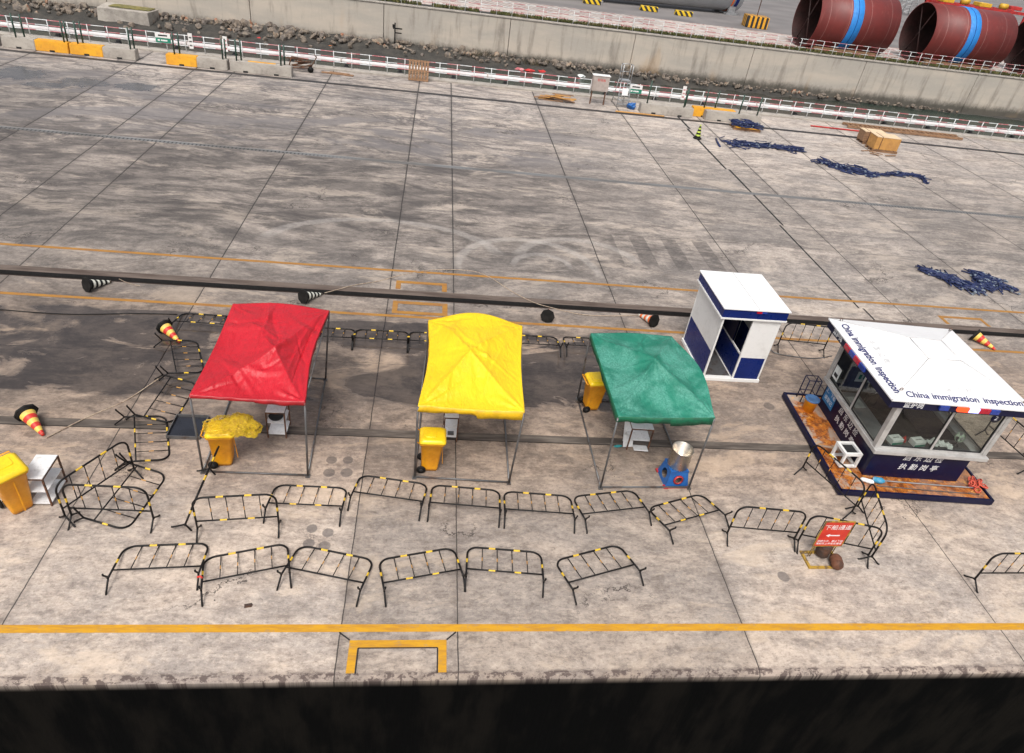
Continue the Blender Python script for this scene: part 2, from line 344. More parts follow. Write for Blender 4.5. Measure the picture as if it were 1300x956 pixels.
    wv = n.n('ShaderNodeVectorMath', operation='ADD'); n.put(wv.inputs[0], n.map(flat, (.22, .34, 1)))
    sc_ = n.n('ShaderNodeVectorMath', operation='SCALE'); n.put(sc_.inputs[0], n.noise(flat, 1.6, 6, .7, 0, True)); sc_.inputs['Scale'].default_value = .5
    n.put(wv.inputs[1], sc_.outputs[0]); n.put(vv.inputs['Vector'], wv.outputs[0]); vv.inputs['Scale'].default_value = 1
    cm = n.ss(n.noise(flat, .33, 3), .54, .62)
    k = n.mix(n.m_('MULTIPLY', n.ss(vv.outputs['Distance'], .009, .003, 0, .85), cm), k, (.05, .04, .037, 1))
    # dark chipped edge beam at the quay edge
    eg = n.m_('MULTIPLY', n.ss(y, 5.90, 5.83), n.ss(n.noise(n.map(flat, (5, 9, 1)), 1, 6, .75), .50, .56, .25, .85))
    k = n.mix(eg, k, (.10, .075, .07, 1))
    # speckle of oil spots
    sp = n.ss(n.noise(flat, 9, 6, .8), .68, .74)
    k = n.mix(n.m_('MULTIPLY', sp, .55), k, (.09, .075, .07, 1))
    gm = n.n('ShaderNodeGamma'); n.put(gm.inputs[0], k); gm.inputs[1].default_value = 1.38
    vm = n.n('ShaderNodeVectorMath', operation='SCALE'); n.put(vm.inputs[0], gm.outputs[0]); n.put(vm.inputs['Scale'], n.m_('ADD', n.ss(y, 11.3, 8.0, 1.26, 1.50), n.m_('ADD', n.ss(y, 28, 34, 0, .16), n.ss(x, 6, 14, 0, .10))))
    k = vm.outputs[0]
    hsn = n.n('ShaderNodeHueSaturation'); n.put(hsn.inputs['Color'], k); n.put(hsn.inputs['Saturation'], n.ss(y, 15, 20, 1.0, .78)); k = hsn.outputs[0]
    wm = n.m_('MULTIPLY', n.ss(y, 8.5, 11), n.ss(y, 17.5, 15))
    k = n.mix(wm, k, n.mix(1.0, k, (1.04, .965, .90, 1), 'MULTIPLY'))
    # quay walls below the deck: wet, weeded
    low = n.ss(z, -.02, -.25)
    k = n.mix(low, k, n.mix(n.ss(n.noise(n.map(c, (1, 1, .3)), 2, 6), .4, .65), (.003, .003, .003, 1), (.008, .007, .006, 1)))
    rough = n.mix(wet, n.ss(fi, .3, .7, .72, .9), (.07, .07, .07, 1))
    bh = n.m_('ADD', n.m_('MULTIPLY', fi, .7), n.m_('MULTIPLY', gr, .3))
    b = n.n('ShaderNodeBump'); n.put(b.inputs['Height'], bh); b.inputs['Distance'].default_value = .02
    n.put(b.inputs['Strength'], n.m_('MULTIPLY', n.m_('SUBTRACT', 1.0, n.m_('MULTIPLY', wet, .93)), .45))
    pb = n.bsdf(k, rough, 0, b.outputs[0]); n.put(pb.inputs['Specular IOR Level'], n.m_('SUBTRACT', .5, n.m_('MULTIPLY', low, .47))); return n.m, k
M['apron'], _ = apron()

def linepaint(name, col, wear=.45):
    n = NT(name); c = n.co(); x, y, z = n.sep(c)
    f1 = n.noise(n.map(c, (.8, 5, 1)), 2.4, 8, .75, .4)
    k = n.mix(n.ss(f1, .4, .65), (*col, 1), (col[0]*.75, col[1]*.7, col[2]+.01, 1))
    k = n.mix(n.ss(n.noise(n.map(c, (1, 2, 1), (4, 4, 0)), 5, 9, .8), .52, .68, 0, wear), k, (.22, .185, .16, 1))
    n.bsdf(k, .65, 0, n.bump(n.noise(c, 20), .2)); return n.m
M['line'] = linepaint('yellow_line_paint', (.56, .285, .006), .5)
M['lineold'] = linepaint('faded_yellow_line_paint', (.36, .17, .022), .75)

def retaining():
    n = NT('retaining_wall_concrete'); c = n.co(); x, y, z = n.sep(c)
    a = n.noise(n.map(c, (.9, 1, .13)), 1, 7, .65, .3)
    b = n.noise(n.map(c, (.12, 1, .5)), 1, 6, .6, .4)
    k = n.mix(n.ss(b, .35, .65), (.50, .44, .37, 1), (.40, .365, .32, 1))
    k = n.mix(n.ss(a, .50, .70, 0, .65), k, (.19, .165, .14, 1))
    k = n.mix(n.ss(n.noise(c, 3, 8, .75), .5, .75, 0, .35), k, (.58, .53, .46, 1))
    t = n.m_('ADD', z, n.m_('MULTIPLY', n.m_('SUBTRACT', n.noise(n.map(c, (1.2, 1, 1)), 1, 8, .8), .5), 1.5))
    k = n.mix(n.ss(t, -2.9, -3.8, 0, .9), k, (.055, .05, .04, 1))
    k = n.mix(n.ss(n.noise(n.map(c, (.25, 1, .10)), 1, 3), .62, .72, 0, .30), k, (.42, .25, .11, 1))
    n.bsdf(k, .88, 0, n.bump(n.noise(c, 5, 6, .7), .4, .03)); return n.m
M['wall'] = retaining()

def water():
    n = NT('murky_water'); c = n.co()
    k = n.mix(n.ss(n.noise(n.map(c, (.05, .14, 1)), 1, 5), .38, .62), (.018, .034, .027, 1), (.034, .034, .028, 1))
    b = n.bump(n.noise(n.map(c, (1, 1.8, 1)), 1.6, 6, .65), .5, .12)
    n.bsdf(k, .22, 0, b); return n.m
M['water'] = water()
def mud():
    n = NT('mud_bank'); c = n.co()
    k = n.mix(n.ss(n.noise(c, .8, 8, .75), .38, .62), (.06, .054, .046, 1), (.03, .029, .026, 1))
    n.bsdf(k, .8, 0, n.bump(n.noise(c, 3, 8, .75), .8, .15)); return n.m
M['mud'] = mud()
def rockm():
    n = NT('riprap_stone'); c = n.co()
    k = n.ramp(n.noise(c, .7, 3, .6), [(.3, (.07, .06, .05)), (.45, (.20, .16, .125)), (.53, (.11, .095, .085)), (.62, (.28, .23, .175)), (.70, (.27, .10, .05))])
    n.bsdf(k, .85, 0, n.bump(n.noise(c, 6, 6, .7), .6, .05)); return n.m
M['rock'] = rockm()
def tiles():
    n = NT('chequer_paving'); c = n.co(); x, y, z = n.sep(c)
    bands = n.m_('FRACT', n.m_('DIVIDE', y, 1.9))
    chev = n.m_('FRACT', n.m_('DIVIDE', n.m_('ADD', x, n.m_('MULTIPLY', y, .9)), 1.15))
    red = n.m_('LESS_THAN', bands, .28); dash = n.m_('LESS_THAN', n.m_('FRACT', n.m_('DIVIDE', x, 3.6)), .55)
    k = n.mix(n.ss(n.noise(c, 1.5, 7, .7), .38, .62), (.52, .45, .41, 1), (.36, .31, .28, 1))
    k = n.mix(n.m_('MULTIPLY', n.m_('MULTIPLY', red, dash), n.ss(n.noise(c, 2.2, 5), .4, .6)), k, (.30, .10, .09, 1))
    hz = n.m_('MULTIPLY', n.m_('MULTIPLY', n.m_('LESS_THAN', chev, .42), n.m_('GREATER_THAN', y, 78.2)), n.ss(x, 27, 22))
    k = n.mix(n.m_('MULTIPLY', hz, .8), k, (.17, .15, .145, 1))
    k = n.mix(n.ss(n.noise(c, .25, 6, .7), .5, .7, 0, .4), k, (.22, .2, .19, 1))
    n.bsdf(k, .8, 0, n.bump(n.noise(c, 6), .3)); return n.m
M['tiles'] = tiles()
M['yard'] = mat('yard_asphalt', (.14, .13, .128), (.20, .185, .18), .3, .8, 0, .35, .65, .3, det=8, stretch=(.5, 1, 1))
def primer():
    n = NT('red_primer_steel'); c = n.co(); x, y, z = n.sep(c)
    k = n.mix(n.ss(n.noise(c, .8, 6, .65), .35, .65), (.175, .026, .022, 1), (.14, .024, .021, 1))
    k = n.mix(n.ss(n.noise(n.map(c, (2, 1, .3)), 1.3, 5), .55, .75, 0, .4), k, (.30, .10, .085, 1))
    seam = n.m_('LESS_THAN', n.m_('ABSOLUTE', n.m_('SUBTRACT', n.m_('FRACT', n.m_('DIVIDE', x, 2.3)), .5)), .010)
    k = n.mix(n.m_('MULTIPLY', seam, .6), k, (.36, .19, .17, 1))
    n.bsdf(k, .5, 0, n.bump(n.noise(c, 3), .1)); return n.m
M['primer'] = primer()
M['primershade'] = mat('pipe_inside_shaded_primer', (.038, .010, .009), (.02, .007, .006), .8, .7)  # the same red primer, darkened in colour for the shade inside the pipes
M['leaf'] = mat('verge_grass', (.07, .085, .02), (.15, .13, .045), 3, .8)
M['scrub'] = mat('dead_scrub', (.06, .05, .035), (.12, .10, .06), 4, .9)

# ------------------------------------------------------------------ mesh helpers
class MB:
    def __init__(s): s.b = bmesh.new(); s.mi = 0
    def _tag(s, fs):
        for f in fs: f.material_index = s.mi
    def box(s, c, d, rot=None, bev=0.0, taper=None):
        r = bmesh.ops.create_cube(s.b, size=1); vs = r['verts']
        for v in vs:
            k = 1.0
            if taper is not None and v.co.z < 0: k = taper
            v.co = Vector((v.co.x*d[0]*k, v.co.y*d[1]*k, v.co.z*d[2]))
        fs = set(f for v in vs for f in v.link_faces)
        s._tag(fs)
        if bev:
            es = list(set(e for v in vs for e in v.link_edges))
            q = bmesh.ops.bevel(s.b, geom=es, offset=bev, segments=2, affect='EDGES', profile=.6)
            vs = list(set(v for f in q['faces'] for v in f.verts)); s._tag(q['faces'])
            vs = list(set(vs))
        m = (rot or Matrix.Identity(3)).to_4x4(); m.translation = Vector(c)
        bmesh.ops.transform(s.b, matrix=m, verts=vs)
        return vs
    def tube(s, pts, r, n=8, closed=False, mats=None, cap=True):
        pts = [Vector(p) for p in pts]; rings = []
        N = len(pts); prev = None
        for i, p in enumerate(pts):
            a = pts[i-1] if (i > 0 or closed) else p; b = pts[(i+1) % N] if (i < N-1 or closed) else p
            t = (b-a)
            if t.length < 1e-9: t = Vector((0, 0, 1))
            t.normalize()
            if prev is None:
                q = Vector((0, 0, 1)) if abs(t.z) < .9 else Vector((1, 0, 0)); u = t.cross(q).normalized()
            else:
                u = (prev - t*prev.dot(t))
                u = u.normalized() if u.length > 1e-6 else t.orthogonal().normalized()
            prev = u; w = t.cross(u); rr = r[i] if isinstance(r, (list, tuple)) else r
            rings.append([s.b.verts.new(p+(u*math.cos(2*math.pi*k/n)+w*math.sin(2*math.pi*k/n))*rr) for k in range(n)])
        for i in range(N if closed else N-1):
            A, B = rings[i], rings[(i+1) % N]
            for k in range(n):
                f = s.b.faces.new((A[k], A[(k+1) % n], B[(k+1) % n], B[k])); f.smooth = True
                f.material_index = mats[i] if mats else s.mi
        if cap and not closed:
            for rg in (rings[0], rings[-1]):
                f = s.b.faces.new(rg); f.material_index = (mats[0] if rg is rings[0] else mats[-1]) if mats else s.mi
    def lathe(s, prof, n=24, c=(0, 0, 0), rot=None, smooth=True, mats=None):
        c = Vector(c); rot = rot or Matrix.Identity(3); rings = []
        for (r, z) in prof:
            rings.append([s.b.verts.new(c+rot@Vector((r*math.cos(2*math.pi*k/n), r*math.sin(2*math.pi*k/n), z))) for k in range(n)])
        for i in range(len(prof)-1):
            for k in range(n):
                f = s.b.faces.new((rings[i][k], rings[i][(k+1) % n], rings[i+1][(k+1) % n], rings[i+1][k])); f.smooth = smooth
                f.material_index = mats[i] if mats else s.mi
        return rings
    def face(s, pts, smooth=False):
        f = s.b.faces.new([s.b.verts.new(Vector(p)) for p in pts]); f.material_index = s.mi; f.smooth = smooth; return f
    def prism(s, poly, z0, z1):
        a = [s.b.verts.new((p[0], p[1], z0)) for p in poly]; b = [s.b.verts.new((p[0], p[1], z1)) for p in poly]
        n = len(poly); fs = [s.b.faces.new(a[::-1]), s.b.faces.new(b)]
        for i in range(n): fs.append(s.b.faces.new((a[i], a[(i+1) % n], b[(i+1) % n], b[i])))
        s._tag(fs)
    def build(s, name, mats, parent=None, loc=None, rot=None, recalc=True):
        if recalc: bmesh.ops.recalc_face_normals(s.b, faces=s.b.faces[:])
        me = bpy.data.meshes.new(name); s.b.to_mesh(me); s.b.free()
        for m in (mats if isinstance(mats, (list, tuple)) else [mats]): me.materials.append(m)
        o = bpy.data.objects.new(name, me); COL.objects.link(o)
        if parent is not None: o.parent = parent
        if loc is not None: o.location = loc
        if rot is not None: o.rotation_euler = rot
        return o

def tag(o, label=None, cat=None, group=None, kind=None):
    if label: o['label'] = label
    if cat: o['category'] = cat
    if group: o['group'] = group
    if kind: o['kind'] = kind
    return o
def thing(name, label, cat, loc=(0, 0, 0), rz=0, group=None):
    o = bpy.data.objects.new(name, None); COL.objects.link(o); o.empty_display_size = .2
    o.location = loc; o.rotation_euler = (0, 0, rz); return tag(o, label, cat, group)
def struct(o, kind='structure'): o['kind'] = kind; return o
KIDS = {}
def children(o):
    return [c for c in bpy.data.objects if c.parent == o]
def copy_tree(o, parent=None):
    c = o.copy(); COL.objects.link(c)
    if parent is not None: c.parent = parent
    for ch in children(o): copy_tree(ch, c)
    return c
def arcpts(c, r, a0, a1, n, ax=Vector((1, 0, 0)), ay=Vector((0, 0, 1))):
    return [Vector(c)+ax*(r*math.cos(a0+(a1-a0)*i/n))+ay*(r*math.sin(a0+(a1-a0)*i/n)) for i in range(n+1)]
_tc = {}
def text(name, body, size, m, parent, origin, xd, nd, ext=.003, sx=1.0, shear=0.0, bold=0.0):
    cu = bpy.data.curves.new(name, 'FONT'); cu.body = body; cu.size = size; cu.align_x = 'CENTER'; cu.align_y = 'CENTER'
    cu.extrude = ext; cu.offset = bold; cu.resolution_u = 2; cu.shear = shear
    t = bpy.data.objects.new(name, cu); COL.objects.link(t)
    dg = bpy.context.evaluated_depsgraph_get(); me = bpy.data.meshes.new_from_object(t.evaluated_get(dg))
    bpy.data.objects.remove(t); bpy.data.curves.remove(cu)
    me.materials.clear(); me.materials.append(m)
    o = bpy.data.objects.new(name, me); COL.objects.link(o)
    xd = Vector(xd).normalized(); nd = Vector(nd).normalized(); yd = nd.cross(xd)
    mt = Matrix((xd*sx, yd, nd)).transposed().to_4x4(); mt.translation = Vector(origin)
    me.transform(mt)
    if parent is not None: o.parent = parent
    return o

# ================================================================== SETTING
# one profile across the apron: (y, z), extruded along x
prof = [(5.75, -9), (5.75, -.07), (5.82, 0), (11.28, 0), (11.285, -.12), (11.335, -.12), (11.34, -.035), (11.48, -.02), (11.54, 0), (17.30, 0), (17.31, -.30), (17.60, -.30),
        (17.61, -.02), (17.86, 0), (28.74, 0), (28.75, -.02), (29.05, -.02), (29.06, 0), (40.56, 0), (40.58, .035), (40.84, .035), (40.86, 0),
        (44.9, 0), (44.95, -.05), (44.95, -9)]
mb = MB(); X0, X1 = -160, 260; NX = 2
a = [mb.b.verts.new((X0, p[0], p[1])) for p in prof]; b = [mb.b.verts.new((X1, p[0], p[1])) for p in prof]
for i in range(len(prof)-1):
    f = mb.b.faces.new((a[i], b[i], b[i+1], a[i+1]))
    ym = (prof[i][0]+prof[i+1][0])/2
    f.material_index = 1 if 17.30 < ym < 17.608 else (2 if 17.605 < ym < 17.87 else (3 if 28.73 < ym < 29.07 else (4 if 40.55 < ym < 40.87 else (1 if 11.27 < ym < 11.338 else (5 if 11.338 < ym < 11.55 else 0)))))
M['groove'] = mat('dirty_groove', (.060, .048, .040), (.15, .125, .105), 2.6, .9, 0, .4, .7, .2, stretch=(.4, 3, 1))
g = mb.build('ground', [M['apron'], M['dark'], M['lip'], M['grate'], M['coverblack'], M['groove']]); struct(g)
mb = MB(); mb.box((50, 17.46, -.12), (420, .06, .07)); mb.box((50, 17.46, -.152), (420, .15, .012)); struct(mb.build('crane_rail', M['rail']))['label'] = 'brown steel crane rail sunk in its dark slot'

def strip(name, x0, x1, y0, y1, m, z=.004):
    mb = MB(); mb.face([(x0, y0, z), (x1, y0, z), (x1, y1, z), (x0, y1, z)]); return struct(mb.build(name, m))
strip('yellow_line', X0, X1, 6.55, 6.69, M['line'])
strip('yellow_line', X0, X1, 19.0, 19.125, M['lineold'])
strip('yellow_line', X0, X1, 16.31, 16.43, M['lineold'])
def frame_lines(x0, x1, y0, y1, w, m, openfront=False):
    mb = MB(); z = .008
    q = [((x0, y1-w), (x1, y1)), ((x0, y0), (x0+w, y1-w)), ((x1-w, y0), (x1, y1-w))]
    if not openfront: q.append(((x0+w, y0), (x1-w, y0+w)))
    for (ax, ay), (bx, by) in q: mb.face([(ax, ay, z), (bx, ay, z), (bx, by, z), (ax, by, z)])
    return struct(mb.build('yellow_frame_line', m))
frame_lines(-.93, .66, 5.84, 6.40, .135, M['line'], True)
frame_lines(-.93, .64, 17.9, 18.42, .15, M['lineold'], True)
frame_lines(-.95, .66, 16.50, 17.2, .15, M['lineold'])
frame_lines(17.75, 19.45, 17.9, 18.44, .13, M['lineold'], True)
mb = MB()
for (p, q, w) in (((-.78, 5.83), (-.78, 6.26), .02), ((.51, 5.83), (.51, 6.26), .02), ((-.78, 6.26), (.51, 6.26), .02), ((-.93, 6.4), (-1.12, 6.54), .025), ((.66, 6.4), (.82, 6.54), .025)):
    p = Vector((*p, .012)); q = Vector((*q, .012)); d = (q-p).normalized(); s_ = Vector((-d.y, d.x, 0))*w/2
    mb.face([p-s_, q-s_, q+s_, p+s_])
struct(mb.build('hatch_joint', M['dark']))

# far kerb
mb = MB(); mb.box((50, 44.15, .05), (420, .7, .10), bev=.01); struct(mb.build('kerb', M['concrete']))
# water, mud
mb = MB(); mb.face([(-400, 44.9, -4.3), (600, 44.9, -4.3), (600, 72.4, -4.3), (-400, 72.4, -4.3)]); struct(mb.build('water', M['water']))
mb = MB(); mb.face([(-400, -60, -4.3), (600, -60, -4.3), (600, 5.8, -4.3), (-400, 5.8, -4.3)]); struct(mb.build('dock_water', M['water']))
mb = MB(); NXX, NY = 220, 12; vs = []
for i in range(NXX+1):
    x = -80+i*.8; row = []
    k = max(0, min(1, (50-x)/60))
    for j in range(NY+1):
        t = j/NY; y = (71.0-5.2*k)+t*(72.5-(71.0-5.2*k))
        z = -4.5+t*(.35+.8*k)+.25*mn.noise((x*.5, y*.7, 1))
        row.append(mb.b.verts.new((x, y, z)))
    vs.append(row)
for i in range(NXX):
    for j in range(NY):
        f = mb.b.faces.new((vs[i][j], vs[i+1][j], vs[i+1][j+1], vs[i][j+1])); f.smooth = True
tag(struct(mb.build('mud_bank', M['mud'])))
# rocks (nobody could count)
mb = MB()
ico = bmesh.new(); bmesh.ops.create_icosphere(ico, subdivisions=1, radius=1); iv = [v.co.copy() for v in ico.verts]; ifc = [[v.index for v in f.verts] for f in ico.faces]; ico.free()
def rock(c, s3, seed):
    rot = Matrix.Rotation(rnd.uniform(0, 6), 3, Vector((rnd.random(), rnd.random(), rnd.random()+.1)).normalized())
    vs = [mb.b.verts.new(Vector(c)+rot@Vector((v.x*s3[0], v.y*s3[1], v.z*s3[2]))*(1+.45*mn.noise(v*1.7+Vector((seed, 0, 0))))) for v in iv]
    for f in ifc: mb.b.faces.new([vs[i] for i in f])
for i in range(1000):
    x = -50+rnd.random()**1.25*108; k = max(0, min(1, (50-x)/60))
    y = 72.1-abs(rnd.gauss(0, .42))*(.8+2.6*k)
    if y < 64.8: continue
    s = (rnd.uniform(.10, .26)+(rnd.random()<.10)*.20)*(.55+.55*k); rock((x, y, -4.25+(.15+.75*k)*(1-(72-y)/5)+rnd.uniform(-.1, .15)), (s*rnd.uniform(.8, 1.5), s, s*rnd.uniform(.6, 1)), i)
tag(mb.build('riprap', M['rock']), 'tumbled brown and grey rubble stones along the foot of the far wall', 'rocks', kind='stuff')
# scrub tufts at the wall foot
def tuft(mb, c, n, h, spread, w=.05):
    for _ in range(n):
        a_ = rnd.uniform(0, 6.28); r_ = rnd.random()**.6*spread; p = Vector(c)+Vector((math.cos(a_)*r_, math.sin(a_)*r_*.5, 0))
        d = Vector((rnd.uniform(-.6, .6), rnd.uniform(-.6, .6), 1)).normalized()*h*rnd.uniform(.5, 1.1); s_ = Vector((rnd.uniform(-1, 1), rnd.uniform(-1, 1), 0)).normalized()*w
        mb.face([p-s_, p+s_, p+d])
for i, (px, py, lb) in enumerate(((612, 72, 'dark twiggy scrub at the wall foot left of the wall joint above the white pipe'), (680, 78, 'dark twiggy scrub at the wall foot beside the scattered red litter'), (168, 28, 'black scrub in front of the broken concrete block by the water'))):
    p = aty(px, py, 71.6); mb = MB(); tuft(mb, (0, 0, 0), 160, 1.0, 1.3, .035)
    tag(mb.build('scrub_bush', M['scrub'], loc=(p.x, 71.3, -4.0)), lb, 'bush', 'scrub along the channel')
# land behind
mb = MB(); mb.face([(-600, 72.75, -.01), (900, 72.75, -.01), (900, 3000, -.01), (-600, 3000, -.01)]); struct(mb.build('yard_ground', M['yard']))
mb = MB(); mb.face([(-300, 74.0, 0), (400, 74.0, 0), (400, 84.4, 0), (-300, 83.6, 0)]); struct(mb.build('pavement', M['tiles']))
mb = MB(); mb.face([(-300, 72.78, .005), (400, 72.78, .005), (400, 74.0, .005), (-300, 74.0, .005)]); struct(mb.build('verge_soil', M['mud']))
mb = MB()
for i in range(9000):
    x = -45+rnd.random()*140
    if mn.noise((x*.35, 0, 0)) < -.42: continue
    tuft(mb, (x, rnd.uniform(73.0, 73.9), 0), 1, .42, .1, .07)
tag(mb.build('grass', M['leaf']), 'low green and yellow grass along the top of the far wall', 'grass', kind='stuff')

# retaining wall
w = thing('retaining_wall', 'long beige concrete wall with vertical joints across the water channel', 'wall', (0, 72.3, 0))
jx = [-160, -120, -90, -69.3, -56.6, -43.8, -31.14, -18.16, -5.54, 6.89, 19.75, 32.57, 45.28, 58.6, 71.3, 84, 97, 130, 200]
for i in range(len(jx)-1):
    mb = MB(); L = jx[i+1]-jx[i]; mb.box(((jx[i]+jx[i+1])/2, .22, -3.1), (L-.06, .44, 5.9), bev=.02)
    mb.build('wall_panel', M['wall'], w)
mb = MB(); mb.box((20, .5, -3.2), (360, .1, 5.7)); mb.build('joint_filler', M['dark'], w)
mb = MB(); mb.box((20, .24, -.06), (360, .62, .12), bev=.02); mb.build('coping', M['concrete'], w)

# ================================================================== FENCES
def railing(name, label, x0, x1, step, y, z0, h, nr, rp, gaps=()):
    t = thing(name, label, 'fence', (0, y, z0))
    mb = MB(); mb.tube([(0, 0, 0), (0, 0, h)], rp, 6); first = mb.build('post', M['wfence'], t, (x0, 0, 0))
    n = int((x1-x0)/step)
    for i in range(1, n+1):
        if i > 99: break
        o = first.copy(); COL.objects.link(o); o.location = (x0+i*step, 0, 0)
    xe = x0+min(n, 99)*step
    for k in range(nr):
        mb = MB(); z = h-.03-k*(h-.15)/(nr-.25); x = x0-.2; i = 0; pts = [(x, 0, z)]; ms = []
        L = step*.75
        while x < xe:
            x += L*(1 if i % 2 else .9); pts.append((x, 0, z+.008*math.sin(x*1.3))); ms.append(i % 2); i += 1
        mb.tube(pts, rp*.85, 6, mats=ms); mb.build('rail', [M['wfence'], M['rfence']], t)
    return t
railing('railing', 'long white tube railing with red banded rails along the far edge of the apron', -32.3, 68, 1.08, 44.2, .10, .95, 3, .028)
railing('railing', 'white and red railing on top of the far wall, left of the red pipes', -38, 36.5, 1.55, 72.55, .0, 1.25, 3, .03)
railing('railing', 'white and red railing on top of the far wall before the red pipes', 37.5, 110, 1.25, 72.55, .0, 1.25, 3, .03)

# white pipe outside the railing
t = thing('water_pipe', 'thick white pipe running behind the apron railing above the water', 'pipe', (0, 45.55, 0))
mb = MB(); mb.tube([(-150, 0, .22), (250, 0, .22)], .15, 20); mb.build('pipe_body', M['pipewhite'], t)
for i in range(34):
    mb = MB(); x = -34+i*3.1; mb.lathe([(.16, -.05), (.185, -.04), (.185, .04), (.16, .05)], 20, (x, 0, .22), Matrix.Rotation(R(90), 3, 'Y')); mb.build('pipe_flange', M['ebox'], t) if i % 3 == 0 else mb.b.free()
for i in range(24):
    mb = MB(); x = -33+i*3.4; mb.box((x, -.28, -.12), (.30, .75, .14)); mb.box((x, 0, -.02), (.2, .2, .10)); mb.build('bracket', M['seal'], t)

# ================================================================== CROWD BARRIERS
def barrier_parts(root, railband):
    W, T, JH, B = 1.42, .97, .16, .36; r = .019; cr = .20
    hw = W/2
    pts = [Vector((-hw, 0, JH-.01)), Vector((-hw, 0, .52)), Vector((-hw, 0, .62)), Vector((-hw, 0, T-cr))]
    ms = [0, 1, 0]
    arc = arcpts((-hw+cr, 0, T-cr), cr, math.pi, math.pi/2, 6); pts += arc[1:]; ms += [0]*6
    for xx, mm in ((-.30, 0), (-.18, 1), (.18, 0), (.30, 1)): pts.append(Vector((xx, 0, T))); ms.append(mm)
    pts.append(Vector((hw-cr, 0, T))); ms.append(0)
    arc = arcpts((hw-cr, 0, T-cr), cr, math.pi/2, 0, 6); pts += arc[1:]; ms += [0]*6
    pts += [Vector((hw, 0, .62)), Vector((hw, 0, .52)), Vector((hw, 0, JH-.01))]; ms += [0, 1, 0]
    mb = MB(); mb.tube(pts, r, 8, mats=ms); mb.build('frame', [M['black'], M['tape']], root)
    mb = MB()
    mb.tube([(-hw, 0, B), (-.30, 0, B), (-.18, 0, B), (.18, 0, B), (.30, 0, B), (hw, 0, B)], .015, 8, mats=[0, railband, 0, railband, 0])
    mb.build('bottom_rail', [M['black'], M['tape']], root)
    for k in range(4):
        x = (-1.5+k)*W/5
        mb = MB(); mb.tube([(x, 0, B), (x, 0, B+.24), (x, 0, B+.33), (x, 0, T)], .009, 6, mats=[0, 1, 0]); mb.build('bar', [M['black'], M['tapeo']], root)
    for sx in (-1, 1):
        mb = MB(); x = sx*hw
        for sy in (-1, 1):
            mb.tube([(x, 0, JH+.02), (x, sy*.045, JH-.02), (x, sy*.19, .012), (x, sy*.215, .010)], .017, 8)
        mb.build('foot', M['black'], root)
protos = {}
def new_barrier(rb):
    if rb not in protos:
        o = thing('crowd_barrier', None, 'barrier'); barrier_parts(o, rb); protos[rb] = o; return o
    return copy_tree(protos[rb])
ROWG = {'A': 'barriers in the front row', 'B': 'barriers in the row before the canopies', 'E': 'barriers behind the canopies', 'F': 'barriers strewn at the left', 'K': 'barriers round the kiosk'}
LIE = math.atan2(.215, .97)
def barrier(L, Rr, mode, grp, label, rb=0, lean=0.0, z=0.0, drop=0.0):
    """L,Rr: plan points of the touching feet (lying/standing: the near ones); mode: lie / stand / axis"""
    L, Rr = Vector(L).to_2d(), Vector(Rr).to_2d()
    d = (Rr-L).normalized(); nrm = Vector((-d.y, d.x)); c = (L+Rr)/2
    o = new_barrier(rb); ang = math.atan2(d.y, d.x)
    if mode == 'lie':
        # fallen over away from its near feet: foot tips and top rail touch the ground
        tilt = math.pi/2+LIE
        rx = Matrix.Rotation(-tilt, 4, 'X'); pivot = Vector((0, .205, .0))
        m = Matrix.Translation((c.x, c.y, z+.019)) @ Matrix.Rotation(ang, 4, 'Z') @ rx @ Matrix.Translation(-pivot)
        if drop: m = Matrix.Translation((0, 0, 0)) @ m
    elif mode == 'stand':
        c = c+nrm*.205
        m = Matrix.Translation((c.x, c.y, z)) @ Matrix.Rotation(ang, 4, 'Z') @ Matrix.Rotation(lean, 4, 'X')
    else:
        m = Matrix.Translation((c.x, c.y, z)) @ Matrix.Rotation(ang, 4, 'Z') @ Matrix.Rotation(lean, 4, 'X')
    o.matrix_world = m; tag(o, label, 'barrier', ROWG[grp]); return o
def P(px, py, z=0.0): return at(px, py, z)
fr = 'crowd barrier lying flat in the front row, '
barrier(P(134, 756), P(251, 750), 'lie', 'A', fr+'at its left end', 0)
barrier(P(255, 771), P(371.5, 747), 'lie', 'A', fr+'second from the left', 0)
barrier(P(351, 750), P(453, 771), 'lie', 'A', fr+'third from the left, below the drum marks', 0)
barrier(P(489.6, 771), P(591, 752), 'lie', 'A', fr+'above the left corner of the painted frame', 1)
barrier(P(593, 752), P(685.7, 759), 'lie', 'A', fr+'second from its right end', 1)
barrier(P(730.6, 769), P(817.7, 744), 'lie', 'A', 'black and yellow crowd barrier lying apart at the right end of the front row', 0)
barrier(P(1224.6, 753), P(1335, 752), 'stand', 'A', 'black and yellow crowd barrier standing alone at the right edge of the photo', 0)
br = 'striped crowd barrier '
barrier(P(248, 690), P(355, 683), 'stand', 'B', br+'standing at the left end of the middle row below the red canopy', 1)
barrier(P(334.5, 665), P(431, 669), 'lie', 'B', br+'lying in the middle row, second from its left end', 1)
barrier(P(440.6, 649), P(532.5, 662), 'lie', 'B', br+'lying between the red and the yellow canopies', 0)
barrier(P(541, 663), P(634.7, 670.6), 'lie', 'B', br+'lying just below the yellow canopy frame', 0)
barrier(P(639.3, 671.5), P(729.6, 677.8), 'lie', 'B', br+'lying right of the yellow canopy frame', 0)
barrier(P(744.8, 678), P(827.3, 668), 'lie', 'B', br+'lying below the left post of the green canopy', 0)
barrier(P(855, 691.5), P(925, 671), 'lie', 'B', br+'lying askew below the right post of the green canopy', 1)
barrier(P(922.5, 693.5), P(1010, 701), 'stand', 'B', br+'standing between the green canopy and the red sign', 0)
barrier(P(1011, 703), P(1102.5, 722), 'stand', 'K', br+'standing right behind the red sign', 0)
